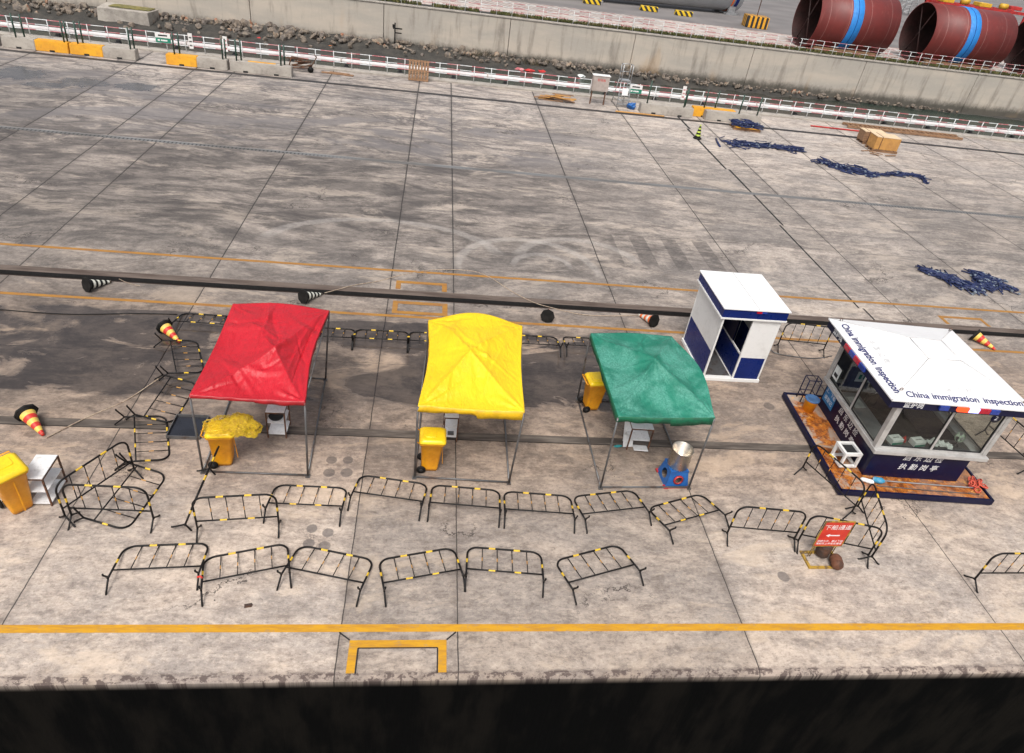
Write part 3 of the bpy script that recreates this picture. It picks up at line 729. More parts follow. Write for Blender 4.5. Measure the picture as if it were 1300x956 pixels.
barrier(Vector((9.32, 8.12)), Vector((9.72, 9.38)), 'axis', 'K', br+'standing end on between the red sign and the kiosk platform', 0)
barrier(Vector((8.98, 10.55)), Vector((9.50, 9.30)), 'axis', 'K', br+'standing along the left edge of the rusty kiosk platform', 0)
barrier(Vector((14.9, 12.2)), Vector((15.05, 10.75)), 'axis', 'K', br+'standing right of the kiosk', 0)
barrier(P(985, 448), P(1049, 455), 'stand', 'E', br+'standing between the white booth and the kiosk', 0)
ew = br+'lying on wet concrete '
barrier(P(380, 442), P(442, 445), 'lie', 'E', ew+'partly behind the red canopy\'s right corner', 0)
barrier(P(449, 445), P(515, 448), 'lie', 'E', ew+'behind the gap between the red and yellow canopies', 1)
barrier(P(519, 448), P(585, 451), 'lie', 'E', ew+'half hidden behind the yellow canopy', 1)
barrier(P(648, 451), P(711, 454), 'lie', 'E', ew+'just right of the yellow canopy', 0)
barrier(P(718, 453), P(784, 457), 'lie', 'E', ew+'just left of the green canopy\'s back corner', 0)
barrier(P(790, 454), P(850, 457), 'lie', 'E', ew+'hidden behind the green canopy', 0)
barrier(P(221, 424), P(283, 428), 'lie', 'E', ew+'behind the red canopy beside the fallen cone', 1)
def fbar(u, l, lb, rb):
    u = P(*u, .17); l = P(*l, .17); d = (l-u).normalized(); nn = Vector((-d.y, d.x, 0)); barrier(u-nn*.2, l-nn*.2, 'lie', 'F', lb, rb)
fbar((205, 433), (212, 474), br+'lying flat under the tip of the red and yellow cone', 0)
fbar((206, 476), (170, 527), br+'lying flat left of the red canopy above the black tray', 0)
fbar((157, 531), (158, 586), br+'lying across the dark groove left of the black tray', 1)
fbar((160, 590), (107, 655), br+'lying under the standing barriers at the far left', 0)
barrier(P(85, 673), P(193, 677), 'stand', 'F', br+'standing nearest the yellow bin at the far left', 0)
barrier(Vector((-6.28, 8.72)), Vector((-5.52, 9.98)), 'axis', 'F', br+'standing askew behind the white rack at the far left', 0)
barrier(Vector((-4.22, 8.62)), Vector((-4.19, 10.0)), 'axis', 'F', br+'leaning end on against the red canopy\'s left post', 0, lean=R(22))

# ================================================================== CANOPIES
def canopy(name, label, colm, corners, bases, hp, lift, seed, sag, pl, valance=.13, ribs=8, nfold=16):
    """corners: FL FR BR BL of the roof frame (x, y, z); bases: post feet"""
    c0 = sum((Vector(b) for b in bases), Vector())/4
    t = thing(name, label, 'canopy', (c0.x, c0.y, 0))
    O = Vector((c0.x, c0.y, 0)); C = [Vector(c)-O for c in corners]; Bs = [Vector(b)-O for b in bases]
    for i in range(4):
        mb = MB(); mb.tube([Bs[i]+Vector((0, 0, .0)), Bs[i].lerp(C[i], .55), C[i]+Vector((0, 0, -.03))], .022, 8); mb.box(Bs[i]+Vector((0, 0, .012)), (.09, .09, .024)); mb.build('post', M['steel'], t)
    def bar(a_, b_, nm, r=.02):
        mb = MB(); mb.tube([a_, b_], r, 8); mb.build(nm, M['steel'], t)
    up_ = Vector((0, 0, .045))
    bar(Bs[0]+up_, Bs[1]+up_, 'base_bar'); bar(Bs[1]+up_, Bs[2]+up_, 'base_bar'); bar(Bs[0]+up_, Bs[3]+up_, 'base_bar'); bar(Bs[3]+up_, Bs[2]+up_, 'base_bar')
    dn = Vector((0, 0, -.085))
    Ci = [c.lerp(sum(C, Vector())/4, .025) for c in C]
    for i in range(4): bar(Ci[i]+dn, Ci[(i+1) % 4]+dn, 'top_bar', .016)
    pk = Vector(pl)-O
    for i in range(4): bar(Ci[i]+dn, pk+Vector((0, 0, -.12)), 'roof_rib', .014)
    # cloth
    n = 120; mb = MB(); V = {}
    cen = sum(C, Vector())/4
    E4 = [C[0], C[1], C[2], C[3]]
    cr_ = random.Random(int(seed*10)); folds = []
    for k in range(nfold):
        a0 = cr_.uniform(0, math.pi*2); cx = cr_.uniform(.1, .9); cy = cr_.uniform(.05, .95)
        if k % 3 == 0:   # folds that run out of a corner
            ci = cr_.choice((0, 1, 1, 0, 2, 3)); cx, cy = ((0, 0), (1, 0), (1, 1), (0, 1))[ci]; a0 = math.atan2(.5-cy, .5-cx)+cr_.uniform(-.6, .6)
        folds.append((cx, cy, math.cos(a0), math.sin(a0), cr_.uniform(.18, .55), cr_.uniform(.012, .03), cr_.uniform(.5, 1.3)*cr_.choice((1, 1, -1)), cr_.uniform(-.5, .5)))
    def P2(u, v):
        p = E4[0]*(1-u)*(1-v)+E4[1]*u*(1-v)+E4[2]*u*v+E4[3]*(1-u)*v
        du, dv = 2*u-1, 2*v-1; m_ = max(abs(du), abs(dv)); 
        mm = (abs(du)**5+abs(dv)**5)**.2; mm = min(1, mm)
        z = hp*(1-mm)
        # peak offset
        p = p+(pk-cen)*Vector((1, 1, 0)).length*0
        p.x += (pk.x-cen.x)*(1-m_); p.y += (pk.y-cen.y)*(1-m_)
        # edge lifts (front, right, back, left)
        w_ = [(v, u), (1-u, v), (1-v, u), (u, v)]
        outs = [Vector((0, -1, 0)), Vector((1, 0, 0)), Vector((0, 1, 0)), Vector((-1, 0, 0))]
        for k, (dist, along) in enumerate(w_):
            e = math.sin(math.pi*along)**1.3*math.exp(-(dist/.28)**2)
            z += lift[k][0]*e; p = p+outs[k]*lift[k][1]*e
        # sag between ribs
        ang = math.atan2(dv, du)
        rb_ = abs(math.sin(2*(ang-math.pi/4)))**.75*(.62 if ribs == 8 else 1)+(.38*abs(math.sin(4*(ang-math.pi/4))) if ribs == 8 else 0)
        z -= sag*(rb_**(.75 if ribs == 8 else 1.0))*(m_*(1-m_)*4)**.7
        q = Vector((p.x*1.1+seed, p.y*1.1, seed*.37))
        wz = .045*mn.noise(q*1.2)+.016*mn.noise(Vector((p.x*4+seed, p.y*2.5, 3)))+.006*mn.noise(Vector((p.x*14+seed, p.y*9, 3)))
        for (fx_, fy_, ca, sa, L_, w_f, am, cv) in folds:
            ex, ey = u-fx_, v-fy_; al_ = ex*ca+ey*sa; ac = -ex*sa+ey*ca-cv*al_*al_
            if abs(al_) < L_ and abs(ac) < .12:
                g_ = 1-(al_/L_)**2; wz += .026*am*g_*max(0, 1-abs(ac)/(w_f*1.6))
        for ci in range(4):
            dc = (p-E4[ci]); dc.z = 0; dd = dc.length
            if dd < 1.0 and dd > .02:
                aa = math.atan2(dc.y, dc.x); wz += .016*math.sin(aa*15+seed*3+ci)*(1-dd)**1.2*min(1, dd*5)
        z += wz*min(1, (1-m_)*8+.12)
        p.z += z; return p
    for i in range(n+1):
        for j in range(n+1): V[i, j] = mb.b.verts.new(P2(i/n, j/n))
    for i in range(n):
        for j in range(n):
            f = mb.b.faces.new((V[i, j], V[i+1, j], V[i+1, j+1], V[i, j+1])); f.smooth = True
    ring = [(i, 0) for i in range(n)]+[(n, j) for j in range(n)]+[(n-i, n) for i in range(n)]+[(0, n-j) for j in range(n)]
    low = []; prev = [V[k] for k in ring]
    for lev in (1, 2):
        cur = []
        for q, k in enumerate(ring):
            v0 = V[k].co; out = (v0-cen); out.z = 0; out.normalize()
            h_ = valance*lev/2*(1+.5*mn.noise((q*.03+seed, 2, 0))); side = q//n
            h_ *= (1.45 if (side == 0 and q > n*.55) else 1)
            cur.append(mb.b.verts.new(v0+Vector((0, 0, -h_))+out*(.010*lev+.02*mn.noise((q*.09+seed, 5, lev)))))
        for q in range(len(ring)):
            q2 = (q+1) % len(ring); f = mb.b.faces.new((prev[q], cur[q], cur[q2], prev[q2])); f.smooth = True; f.material_index = 1
        prev = cur
    cl = mb.build('cloth', list(colm), t)
    so = cl.modifiers.new('thickness', 'SOLIDIFY'); so.thickness = .006; so.offset = 0
    return t
canopy('canopy_tent', 'red tarpaulin canopy on a grey steel tube frame, leftmost of the three', (M['tred'], M['hred']),
       [(-4.27, 10.10, 2.0), (-2.17, 10.04, 2.0), (-2.18, 13.26, 2.04), (-4.30, 13.30, 2.04)],
       [(-4.28, 10.06, 0), (-2.21, 10.03, 0), (-2.33, 13.25, 0), (-4.36, 13.30, 0)], .28, [(-.03, -.03), (-.02, -.12), (.10, .0), (-.02, -.03)], 1.7, .09, (-2.95, 11.3, 2.28), .06, 4, 40)
canopy('canopy_tent', 'bright yellow tarpaulin canopy on a grey steel tube frame, in the middle', (M['tyel'], M['hyel']),
       [(-.03, 10.06, 2.02), (2.06, 9.99, 2.02), (2.30, 13.10, 2.03), (.10, 13.12, 2.03)],
       [(-.03, 10.07, 0), (1.98, 9.98, 0), (2.06, 13.15, 0), (.08, 13.2, 0)], .36, [(-.03, 0), (.0, -.05), (.20, .12), (.04, -.10)], 4.1, .08, (1.0, 11.5, 2.42), .13, 8, 16)
canopy('canopy_tent', 'dusty green tarpaulin canopy on a grey steel tube frame, nearest the white booth', (M['tgrn'], M['hgrn']),
       [(3.98, 9.98, 2.0), (6.07, 10.08, 2.0), (5.95, 12.98, 2.05), (3.93, 12.92, 2.05)],
       [(3.99, 9.91, 0), (6.02, 9.98, 0), (6.0, 12.95, 0), (3.97, 12.94, 0)], .38, [(-.02, 0), (.10, .20), (.03, .03), (.04, .02)], 8.3, .11, (5.05, 11.5, 2.42), .14, 8, 6)

mb = MB(); mb.box((0, 0, .006), (.12, .07, .012), Matrix.Rotation(.2, 3, 'Z')); mb.box((.04, .01, .014), (.05, .05, .01), Matrix.Rotation(.7, 3, 'Z'))
tag(mb.build('metal_scrap', M['iron'], loc=P(315, 769, .004)), 'small dark scrap lying on the concrete above the near yellow line', 'scrap')
mb = MB(); mb.tube([(0, 0, 0), (.05, .02, .004), (.09, -.01, .0)], .018, 6); tag(mb.build('red_tag', M['cred'], loc=P(250, 733, .35)), 'small red tag on the first lying barrier\'s right corner', 'tag')
# ================================================================== WHEELIE BINS
def rrect(w, d, r, n=4):
    pts = []
    for (sx, sy, a0) in ((1, 1, 0), (-1, 1, 90), (-1, -1, 180), (1, -1, 270)):
        for i in range(n+1):
            a_ = R(a0+90*i/n); pts.append((sx*(w/2-r)+r*math.cos(a_), sy*(d/2-r)+r*math.sin(a_)))
    return pts
def loft(mb, secs):
    rings = [[mb.b.verts.new((x+ox, y+oy, z)) for x, y in rrect(w, d, r)] for (w, d, r, z, ox, oy) in secs]
    for A, B in zip(rings, rings[1:]):
        for k in range(len(A)):
            f = mb.b.faces.new((A[k], A[(k+1) % len(A)], B[(k+1) % len(A)], B[k])); f.smooth = True; f.material_index = mb.mi
    for rg in (rings[0], rings[-1]): mb.b.faces.new(rg).material_index = mb.mi
def make_bin(label, loc, rz, s=1.0):
    t = thing('wheelie_bin', label, 'bin', loc, rz, 'yellow wheelie bins')
    mb = MB(); loft(mb, [(.30, .33, .05, .03, 0, .02), (.32, .35, .05, .10, 0, .02), (.42, .46, .05, .80, 0, 0), (.47, .53, .05, .82, 0, 0), (.47, .53, .05, .87, 0, 0)])
    mb.box((0, -.235, .42), (.02, .012, .62), Matrix.Rotation(R(-3), 3, 'X'))
    mb.build('body', M['ybin'], t)
    mb = MB(); loft(mb, [(.50, .56, .06, .868, 0, -.01), (.50, .56, .06, .90, 0, -.01), (.44, .50, .08, .945, 0, -.01), (.38, .42, .08, .96, 0, -.01)])
    loft(mb, [(.26, .24, .04, .955, 0, .03), (.24, .22, .04, .975, 0, .03)])
    mb.build('lid', M['ylid'], t)
    mb = MB(); mb.tube([(-.2, .27, .86), (-.2, .33, .90), (.2, .33, .90), (.2, .27, .86)], .014, 8); mb.build('handle', M['ybin'], t)
    for sx in (-1, 1):
        mb = MB(); mb.lathe([(0, -.022), (.085, -.022), (.098, -.012), (.098, .012), (.085, .022), (0, .022)], 20, (sx*.20, .20, .098), Matrix.Rotation(R(90), 3, 'Y')); wh = mb.build('wheel', M['rubber'], t)
        mb = MB(); mb.lathe([(0, -.026), (.04, -.026), (.04, .026), (0, .026)], 14, (sx*.20, .20, .098), Matrix.Rotation(R(90), 3, 'Y')); mb.build('hub', M['seal'], wh)
    mb = MB(); mb.tube([(-.19, .20, .098), (.19, .20, .098)], .01, 6); mb.build('axle', M['rubber'], t)
    t.scale = (s, s, s); return t
make_bin('large yellow wheelie bin cut off by the left edge of the photo', (-7.22, 9.08, 0), R(48), 1.12)
make_bin('yellow wheelie bin with netting tied over its lid, inside the red canopy', (-3.93, 10.40, 0), R(95), 1.0)
make_bin('yellow wheelie bin with a plain lid inside the yellow canopy\'s left front corner', (.30, 10.42, 0), R(90), 1.0)
make_bin('yellow wheelie bin against the back left post of the green canopy', (4.27, 12.66, 0), R(98), 1.0)
# netting
mb = MB(); nr = random.Random(3)
for i in range(820):
    ax = Vector((nr.gauss(0, 1), nr.gauss(0, 1), nr.gauss(0, .7))).normalized(); u_ = ax.orthogonal().normalized(); v_ = ax.cross(u_)
    big = nr.random() < .78; a0 = nr.uniform(0, 6.28); span = nr.uniform(.5, 2.2); pts = []
    for k in range(10):
        a_ = a0+span*k/9; q = u_*math.cos(a_)+v_*math.sin(a_)
        rr_ = 1+.42*mn.noise(q*1.9+Vector((4, 0, 0)))+.16*mn.noise(q*6)+nr.uniform(-.05, .05)
        if big: p = Vector((.36, .03, .97))+Vector((q.x*.32, q.y*.26, q.z*.17))*rr_+Vector((0, 0, -.10*max(0, q.x)))
        else: p = Vector((.0, 0, .98))+Vector((q.x*.30, q.y*.29, abs(q.z)*.06))*rr_
        pts.append(p)
    mb.tube(pts, nr.uniform(.0015, .0036), 3, cap=False)
nt = mb.build('yellow_netting', M['net'], loc=(-3.90, 10.40, 0), rot=(0, 0, R(4)))
tag(nt, 'tangled yellow netting over the bin lid under the red canopy', 'netting')

# ================================================================== WHITE RACKS
def rack(label, c, w_, d_, h_, rz, shelves=(.10, .40, None), stuff='', top=True, lowback=.0):
    t = thing('steel_rack', label, 'rack', (c[0], c[1], 0), rz, 'small racks with white shelves')
    for sx in (-1, 1):
        for sy in (-1, 1):
            mb = MB(); mb.box((sx*w_/2, sy*d_/2, h_/2), (.028, .028, h_)); mb.build('leg', M['rust'], t)
    for z in shelves:
        z = z if z is not None else h_
        mb = MB(); mb.box((0, 0, z+.008), (w_+.01, d_+.01, .016), bev=.003); mb.build('shelf', M['whiteboard'], t)
    mb = MB()
    for z in (h_-.02,):
        mb.box((0, -d_/2, z), (w_, .022, .022)); mb.box((0, d_/2, z), (w_, .022, .022)); mb.box((-w_/2, 0, z), (.022, d_, .022)); mb.box((w_/2, 0, z), (.022, d_, .022))
    mb.build('rim', M['rust'], t)
    return t
rack('white shelved rack with brown legs beside the large bin at the far left', (-6.88, 9.42), .36, .60, .70, R(1), (.05, .36, None))
rack('rusty legged rack with dirty white shelves under the red canopy', (-3.05, 11.38), .38, .44, .72, R(0), (.10, .42, None))
rack('narrow white rack with a square hole in its low shelf under the yellow canopy', (.72, 11.42), .30, .40, .72, R(0), (.14, .42, None))
rack('white topped rack with dark legs under the green canopy', (5.12, 11.38), .50, .46, .66, R(-2), (.30, None))
mb = MB(); mb.lathe([(0, 0), (.05, 0), (.085, .03), (.09, .04), (.08, .035), (.04, .012), (0, .01)], 18); o = mb.build('dish', M['rubber'], loc=(-2.96, 11.46, .737)); tag(o, 'small black dish on top of the rack under the red canopy', 'dish')
mb = MB(); mb.lathe([(0, 0), (.14, 0), (.16, .035), (.155, .035), (.135, .012), (0, .01)], 18); tag(mb.build('dish', M['dark'], loc=(-3.08, 11.35, .437)), 'dirty dish on the middle shelf of the rack under the red canopy', 'dish')
mb = MB(); mb.box((0, 0, .006), (.14, .12, .012), bev=.002); tag(mb.build('rubber_pad', M['steel'], loc=(.73, 11.33, .157)), 'dark square pad on the low shelf of the rack under the yellow canopy', 'pad')
# sheets of white board leaning / lying at the green canopy rack
def sheet(label, loc, dims, rot):
    mb = MB(); mb.box((0, 0, 0), dims, bev=.003); o = mb.build('white_board', M['whiteboard'], loc=loc, rot=rot); tag(o, label, 'board', 'loose white boards by the green canopy rack'); return o
sheet('white board lying on the ground left of the rack under the green canopy', (4.90, 11.30, .15), (.24, .02, .30), (R(-24), 0, R(5)))
sheet('white board leaning against the left of the rack under the green canopy', (4.90, 11.50, .36), (.20, .02, .66), (R(-16), 0, R(8)))
sheet('low white board at the foot of the rack under the green canopy', (5.18, 11.16, .06), (.34, .22, .02), (R(-10), 0, R(-4)))
mb = MB(); mb.tube([(0, 0, .03), (.08, .02, .03), (.14, .02, .035)], [.035, .03, .02], 10); mb.tube([(-.05, 0, .03), (0, 0, .03)], .02, 8)
tag(mb.build('spray_nozzle', M['teal'], loc=(4.62, 11.22, 0)), 'small teal nozzle on the ground left of the green canopy rack', 'nozzle')

# tray
t = thing('drip_tray', 'shallow black tray with a metal rim on the ground left of the red canopy', 'tray', (-4.96, 11.36, 0))
mb = MB(); mb.box((0, 0, .02), (.64, .66, .02)); mb.build('water_film', NTm, t) if False else mb.build('tray_bottom', mat('tray_water', (.02, .022, .03), None, 2, .12), t)
mb = MB()
for sx in (-1, 1): mb.box((sx*.335, 0, .045), (.018, .69, .09))
for sy in (-1, 1): mb.box((0, sy*.345, .045), (.652, .018, .09))
mb.build('rim', M['steel'], t)

# bucket on blue burner stand
t = thing('burner_stand', 'blue and red box stand under the steel drum at the green canopy', 'stand', (5.72, 10.26, 0), R(4))
mb = MB()
s0, s1, h = .27, .20, .42
A = [(-s0, -s0, 0), (s0, -s0, 0), (s0, s0, 0), (-s0, s0, 0)]; B = [(-s1, -s1, h), (s1, -s1, h), (s1, s1, h), (-s1, s1, h)]
for i in range(4):
    j = (i+1) % 4; a_, b_, c_, d_ = Vector(A[i]), Vector(A[j]), Vector(B[j]), Vector(B[i])
    # panel with an opening: four strips around a hole
    def q(u, v): return (a_*(1-u)+b_*u)*(1-v)+(d_*(1-u)+c_*u)*v
    n16 = 16; hole = [q(.5+.24*math.cos(2*math.pi*k/n16), .50+.27*math.sin(2*math.pi*k/n16)) for k in range(n16)]
    outer = []
    for k in range(n16):
        an = 2*math.pi*k/n16; cx, sy_ = math.cos(an), math.sin(an); m_ = max(abs(cx), abs(sy_)); outer.append(q(.5+.5*cx/m_, .5+.5*sy_/m_))
    for k in range(n16): mb.face([outer[k], outer[(k+1) % n16], hole[(k+1) % n16], hole[k]])
mb.box((0, 0, h), (.42, .42, .03)); mb.build('housing', M['burner'], t)
mb = MB(); mb.lathe([(.10, 0), (.14, .03), (.14, .14), (.08, .2), (0, .2)], 16, (0, 0, .14)); mb.build('inner_burner', M['iron'], t)
mb = MB()
for sx, sy in ((-1, -1), (1, -1), (1, 1), (-1, 1)): mb.box((sx*.25, sy*.25, .02), (.10, .10, .04))
mb.box((0, -.27, .012), (.50, .04, .024)); mb.build('foot_plate', M['burnred'], t)
mb = MB(); mb.lathe([(.085, 0), (.12, .02), (.085, .04)], 16, (0, -.235, .215), Matrix.Rotation(R(80), 3, 'X')); mb.build('port_ring', M['burnred'], t)
mb = MB(); mb.lathe([(0, .0), (.225, 0), (.232, .01), (.232, .46), (.237, .465), (.237, .477), (.226, .472), (.223, .03), (0, .03)], 40); dr = mb.build('steel_drum', M['inox'], loc=(5.74, 10.28, .436))
tag(dr, 'open shiny steel drum on the blue stand at the green canopy', 'drum')

# ================================================================== CONES
def cone(label, loc, direction=None, cols=('cyel', 'cred'), bandn=6, s=1.0, start=0, stand=False, roll=0.0):
    """lying cone: loc = ground point under the base centre, direction = plan vector towards the tip"""
    H, rb, rt_ = .70, .145, .028
    t = thing('traffic_cone', label, 'cone', (0, 0, 0), 0, 'traffic cones')
    mb = MB(); mb.prism([(.215*math.cos(R(22.5+45*k)), .215*math.sin(R(22.5+45*k))) for k in range(8)], 0, .045); mb.lathe([(.19, .045), (.165, .075), (.14, .085)], 24); mb.build('base', M['rubber'], t)
    prof_ = [(rb-(rb-rt_)*k/bandn, .075+(H-.075)*k/bandn) for k in range(bandn+1)]
    mb = MB(); mb.lathe(prof_+[(0, H)], 24, mats=[(k+start) % 2 for k in range(bandn)]+[1]); mb.build('body', [M[cols[0]], M[cols[1]]], t)
    mb = MB(); mb.tube([(rt_*1.1*math.cos(k*1.05), rt_*1.1*math.sin(k*1.05), H-.03) for k in range(6)], .008, 6, closed=True); mb.build('rope_knot', M['rope'], t)
    if stand: t.location = loc; t.scale = (s, s, s); return t
    d = Vector(direction); d.z = 0; d.normalize()
    # base disc edge and the tip both touch the ground
    al = math.atan2(.20-rt_, H); a_ = math.pi/2
    zax = (d*math.cos(al)+Vector((0, 0, -1))*math.sin(al)).normalized()
    xax = Vector((0, 0, 1)).cross(d).normalized(); yax = zax.cross(xax)
    m = Matrix((xax, yax, zax)).transposed().to_4x4()
    m = Matrix.Translation(Vector((loc[0], loc[1], .200*s))) @ m @ Matrix.Rotation(R(22.5)+roll, 4, 'Z') @ Matrix.Scale(s, 4)
    t.matrix_world = m; return t
def lay(label, pb, pt, **k):
    b_ = P(*pb, .19); t_ = P(*pt, .03); return cone(label, b_, t_-b_, **k), t_
_, tipA = lay('red and yellow banded cone fallen on its side in the groove at the far left', (33, 524), (58, 556), s=1.06)
_, tipB = lay('red and yellow banded cone fallen between the barriers behind the red canopy', (208, 414), (230, 436), s=1.0)
_, tipC = lay('black and white banded cone lying on the crane rail at the far left', (109, 362), (151, 354), cols=('rubber', 'cwhite'), bandn=9)
_, tipD = lay('black and white banded cone lying behind the top of the red canopy', (384, 377), (412, 372), cols=('rubber', 'cwhite'), bandn=9)
_, tipE = lay('cone lying with its square black base towards the viewer behind the yellow canopy', (695, 402), (698, 390), cols=('cor', 'cwhite'), bandn=5)
_, tipF = lay('orange and white banded cone lying behind the green canopy', (831, 408), (811, 400), cols=('cor', 'cwhite'), bandn=6)
_, tipG = lay('red and yellow banded cone lying behind the right corner of the kiosk roof', (1236, 425), (1263, 444), s=1.1)
cone('slim black and yellow chevron cone standing on the far apron', P(885, 176), cols=('rubber', 'cgreen'), bandn=8, s=1.15, stand=True)

# ropes, hoses, cables
def line(name, label, pts, r, m, cat='rope', sagn=None):
    mb = MB(); P_ = [Vector(p) for p in pts]; out = []
    n = len(P_)
    for i in range(n-1):                                    # Catmull-Rom
        p0, p1, p2, p3 = P_[max(0, i-1)], P_[i], P_[i+1], P_[min(n-1, i+2)]
        for k in range(8):
            t_ = k/8; out.append(.5*((2*p1)+(p2-p0)*t_+(2*p0-5*p1+4*p2-p3)*t_*t_+(3*p1-p0-3*p2+p3)*t_**3))
    out.append(P_[-1]); mb.tube(out, r, 6); o = mb.build(name, m); tag(o, label, cat); return o
line('rope', 'pale rope from the far left fallen cone up to the barriers by the red canopy', [tipA, P(110, 530, .01), P(160, 508, .01), P(205, 478, .06)], .012, M['rope'])
line('rope', 'thin cord trailing from the black and white cone on the rail', [tipC, P(162, 359, .02), P(178, 363, .01)], .008, M['rope'])
line('rope', 'thin pale rope across the far yellow line from the red canopy', [tipD, P(450, 362, .02), P(480, 357, .01), P(506, 350, .01), P(545, 343, .012), P(590, 343, .012), P(618, 350, .01), P(650, 370, .012), P(678, 384, .012), tipE], .011, M['rope'])
line('rope', 'pale rope from the base up cone to the orange cone behind the green canopy', [tipE, P(722, 396, .01), P(745, 400, .03), P(780, 401, .01), tipF], .012, M['rope'])
line('cable', 'long black cable on the wet ground at the left', [P(-60, 388, .012), P(0, 393, .012), P(50, 397, .012), P(100, 399, .012), P(170, 398, .012), P(225, 399, .012)], .014, M['rubber'], 'cable')
line('hose', 'grey hose looping behind the barrier between the booth and the kiosk', [P(975, 440, .02), P(984, 448, .02), P(1010, 453, .02), P(1035, 455, .02), P(1056, 452, .02)], .018, M['steel'], 'hose')

# ================================================================== WHITE BOOTH
bt = thing('walk_through_booth', 'white and blue walk-through booth behind the green canopy', 'booth', (8.47, 14.98, 0), 0)
W, D, Hh = 1.62, 1.88, 2.02
mb = MB(); mb.box((0, 0, .05), (W+.06, D+.06, .10), bev=.01); mb.build('base', M['white'], bt)
mb = MB(); mb.box((-.36, 0, .106), (.72, D-.2, .012)); mb.build('floor_plate', M['steel'], bt)
def wallp(x0, x1, y0, y1, z0, z1, m, name='wall_panel', par=bt, bev=0):
    mb = MB(); mb.box(((x0+x1)/2, (y0+y1)/2, (z0+z1)/2), (x1-x0, y1-y0, z1-z0), bev=bev); return mb.build(name, m, par)
hw, hd = W/2, D/2; PT = .045
for sx in (-1, 1):
    for sy in (-1, 1): wallp(sx*(hw-PT/2)-PT/2, sx*(hw-PT/2)+PT/2, sy*(hd-PT/2)-PT/2, sy*(hd-PT/2)+PT/2, .10, Hh, M['white'], 'corner_post')
blz = .92
# left outer wall: blue below, white above
wallp(-hw+.008, -hw+.032, -hd+PT, hd-PT, .10, blz, M['blue']); wallp(-hw+.008, -hw+.032, -hd+PT, hd-PT, blz, Hh, M['white'])
xm = .03
# front right panel
for y0, y1 in ((-hd+.008, -hd+.032),):
    wallp(xm+PT, hw-PT, y0, y1, .10, blz-.12, M['blue']); wallp(xm+PT, hw-PT, y0, y1, blz-.12, Hh, M['white'])
wallp(xm, xm+PT, -hd, -hd+PT, .10, Hh, M['white'], 'door_post')
# partition: low blue wall, navy sheet above painting the opening's shaded interior
wallp(xm+.008, xm+.032, -hd+PT, hd-.3, .12, .86, M['blue'], 'partition'); wallp(xm, xm+.04, -hd+PT, hd-.3, .86, .90, M['white'], 'partition_cap')
wallp(xm+.012, xm+.03, -.25, hd-.3, .90, 1.5, M['navy'], 'opening_shade')
# right and back walls
wallp(hw-.032, hw-.008, -hd+PT, hd-PT, .10, blz, M['blue']); wallp(hw-.032, hw-.008, -hd+PT, hd-PT, blz, Hh, M['white'])
wallp(-hw+.30, hw-PT, hd-.032, hd-.008, .10, blz+.3, M['navy'], 'back_panel'); wallp(-hw+.30, hw-PT, hd-.032, hd-.008, blz+.3, Hh, M['alu'], 'back_panel')
wallp(-hw+.26, -hw+.30, hd-PT, hd, .10, Hh, M['white'], 'door_post')
# fascia and roof
wallp(-hw-.10, hw+.10, -hd-.06, hd+.06, Hh, Hh+.05, M['white'], 'eave_trim', bev=.006)
wallp(-hw-.075, hw+.075, -hd-.045, hd+.045, Hh+.05, Hh+.30, M['blue'], 'fascia')
rf = wallp(-hw-.10, hw+.12, -hd-.07, hd+.08, Hh+.30, Hh+.335, M['roofwhite'], 'roof', bev=.008)
mb = MB(); mb.box((.06, 0, Hh+.337), (.014, D+.1, .006)); mb.build('roof_seam', M['alu'], rf)
wallp(.0, .14, -hd-.072, -hd-.052, Hh+.235, Hh+.29, M['lampred'], 'red_lamp'); wallp(.14, .28, -hd-.072, -hd-.052, Hh+.235, Hh+.29, M['lampblue'], 'blue_lamp')

# ================================================================== KIOSK
KR = R(-3.0)
kt = thing('inspection_kiosk', 'navy and white guard kiosk with a big white pyramid roof on a rusty platform', 'kiosk', (11.68, 11.70, 0), KR)
# platform
PX0, PX1, PY0, PY1, PZ = -2.02, 1.70, -1.92, 1.58, .17
mb = MB(); mb.box(((PX0+PX1)/2, (PY0+PY1)/2, PZ-.004), (PX1-PX0-.10, PY1-PY0-.10, .008)); mb.build('platform_deck', M['tread'], kt)
mb = MB()
for y in (PY0, PY1): mb.box(((PX0+PX1)/2, y, PZ-.055), (PX1-PX0, .05, .15))
for x in (PX0, PX1): mb.box((x, (PY0+PY1)/2, PZ-.055), (.05, PY1-PY0+.05, .15))
mb.box(((PX0+PX1)/2, (PY0+PY1)/2, PZ-.05), (PX1-PX0-.2, .08, .08))
mb.build('platform_frame', M['navy'], kt)
for sx in (PX0+.08, PX1-.08):
    for sy in (PY0+.08, PY1-.08): mb = MB(); mb.box((sx, sy, .018), (.14, .14, .036)); mb.build('platform_foot', M['navy'], kt)
def kb(x0, x1, y0, y1, z0, z1, m, name, par=kt, bev=0): return wallp(x0, x1, y0, y1, z0, z1, m, name, par, bev)
LX0, LX1, LY0, LY1 = -1.24, 1.12, -1.38, 1.20       # lower body
SZ = .97
wt_ = .05
kb(LX0, LX1, LY0, LY0+wt_, PZ+.002, SZ, M['navy'], 'lower_wall'); kb(LX0, LX1, LY1-wt_, LY1, PZ+.002, SZ, M['navy'], 'lower_wall')
kb(LX0, LX0+wt_, LY0+wt_, LY1-wt_, PZ+.002, SZ, M['navy'], 'lower_wall'); kb(LX1-wt_, LX1, LY0+wt_, LY1-wt_, PZ+.002, SZ, M['navy'], 'lower_wall')
UX0, UX1, UY0, UY1 = -1.36, 1.36, -1.42, 1.24       # window storey
TZ = 2.34
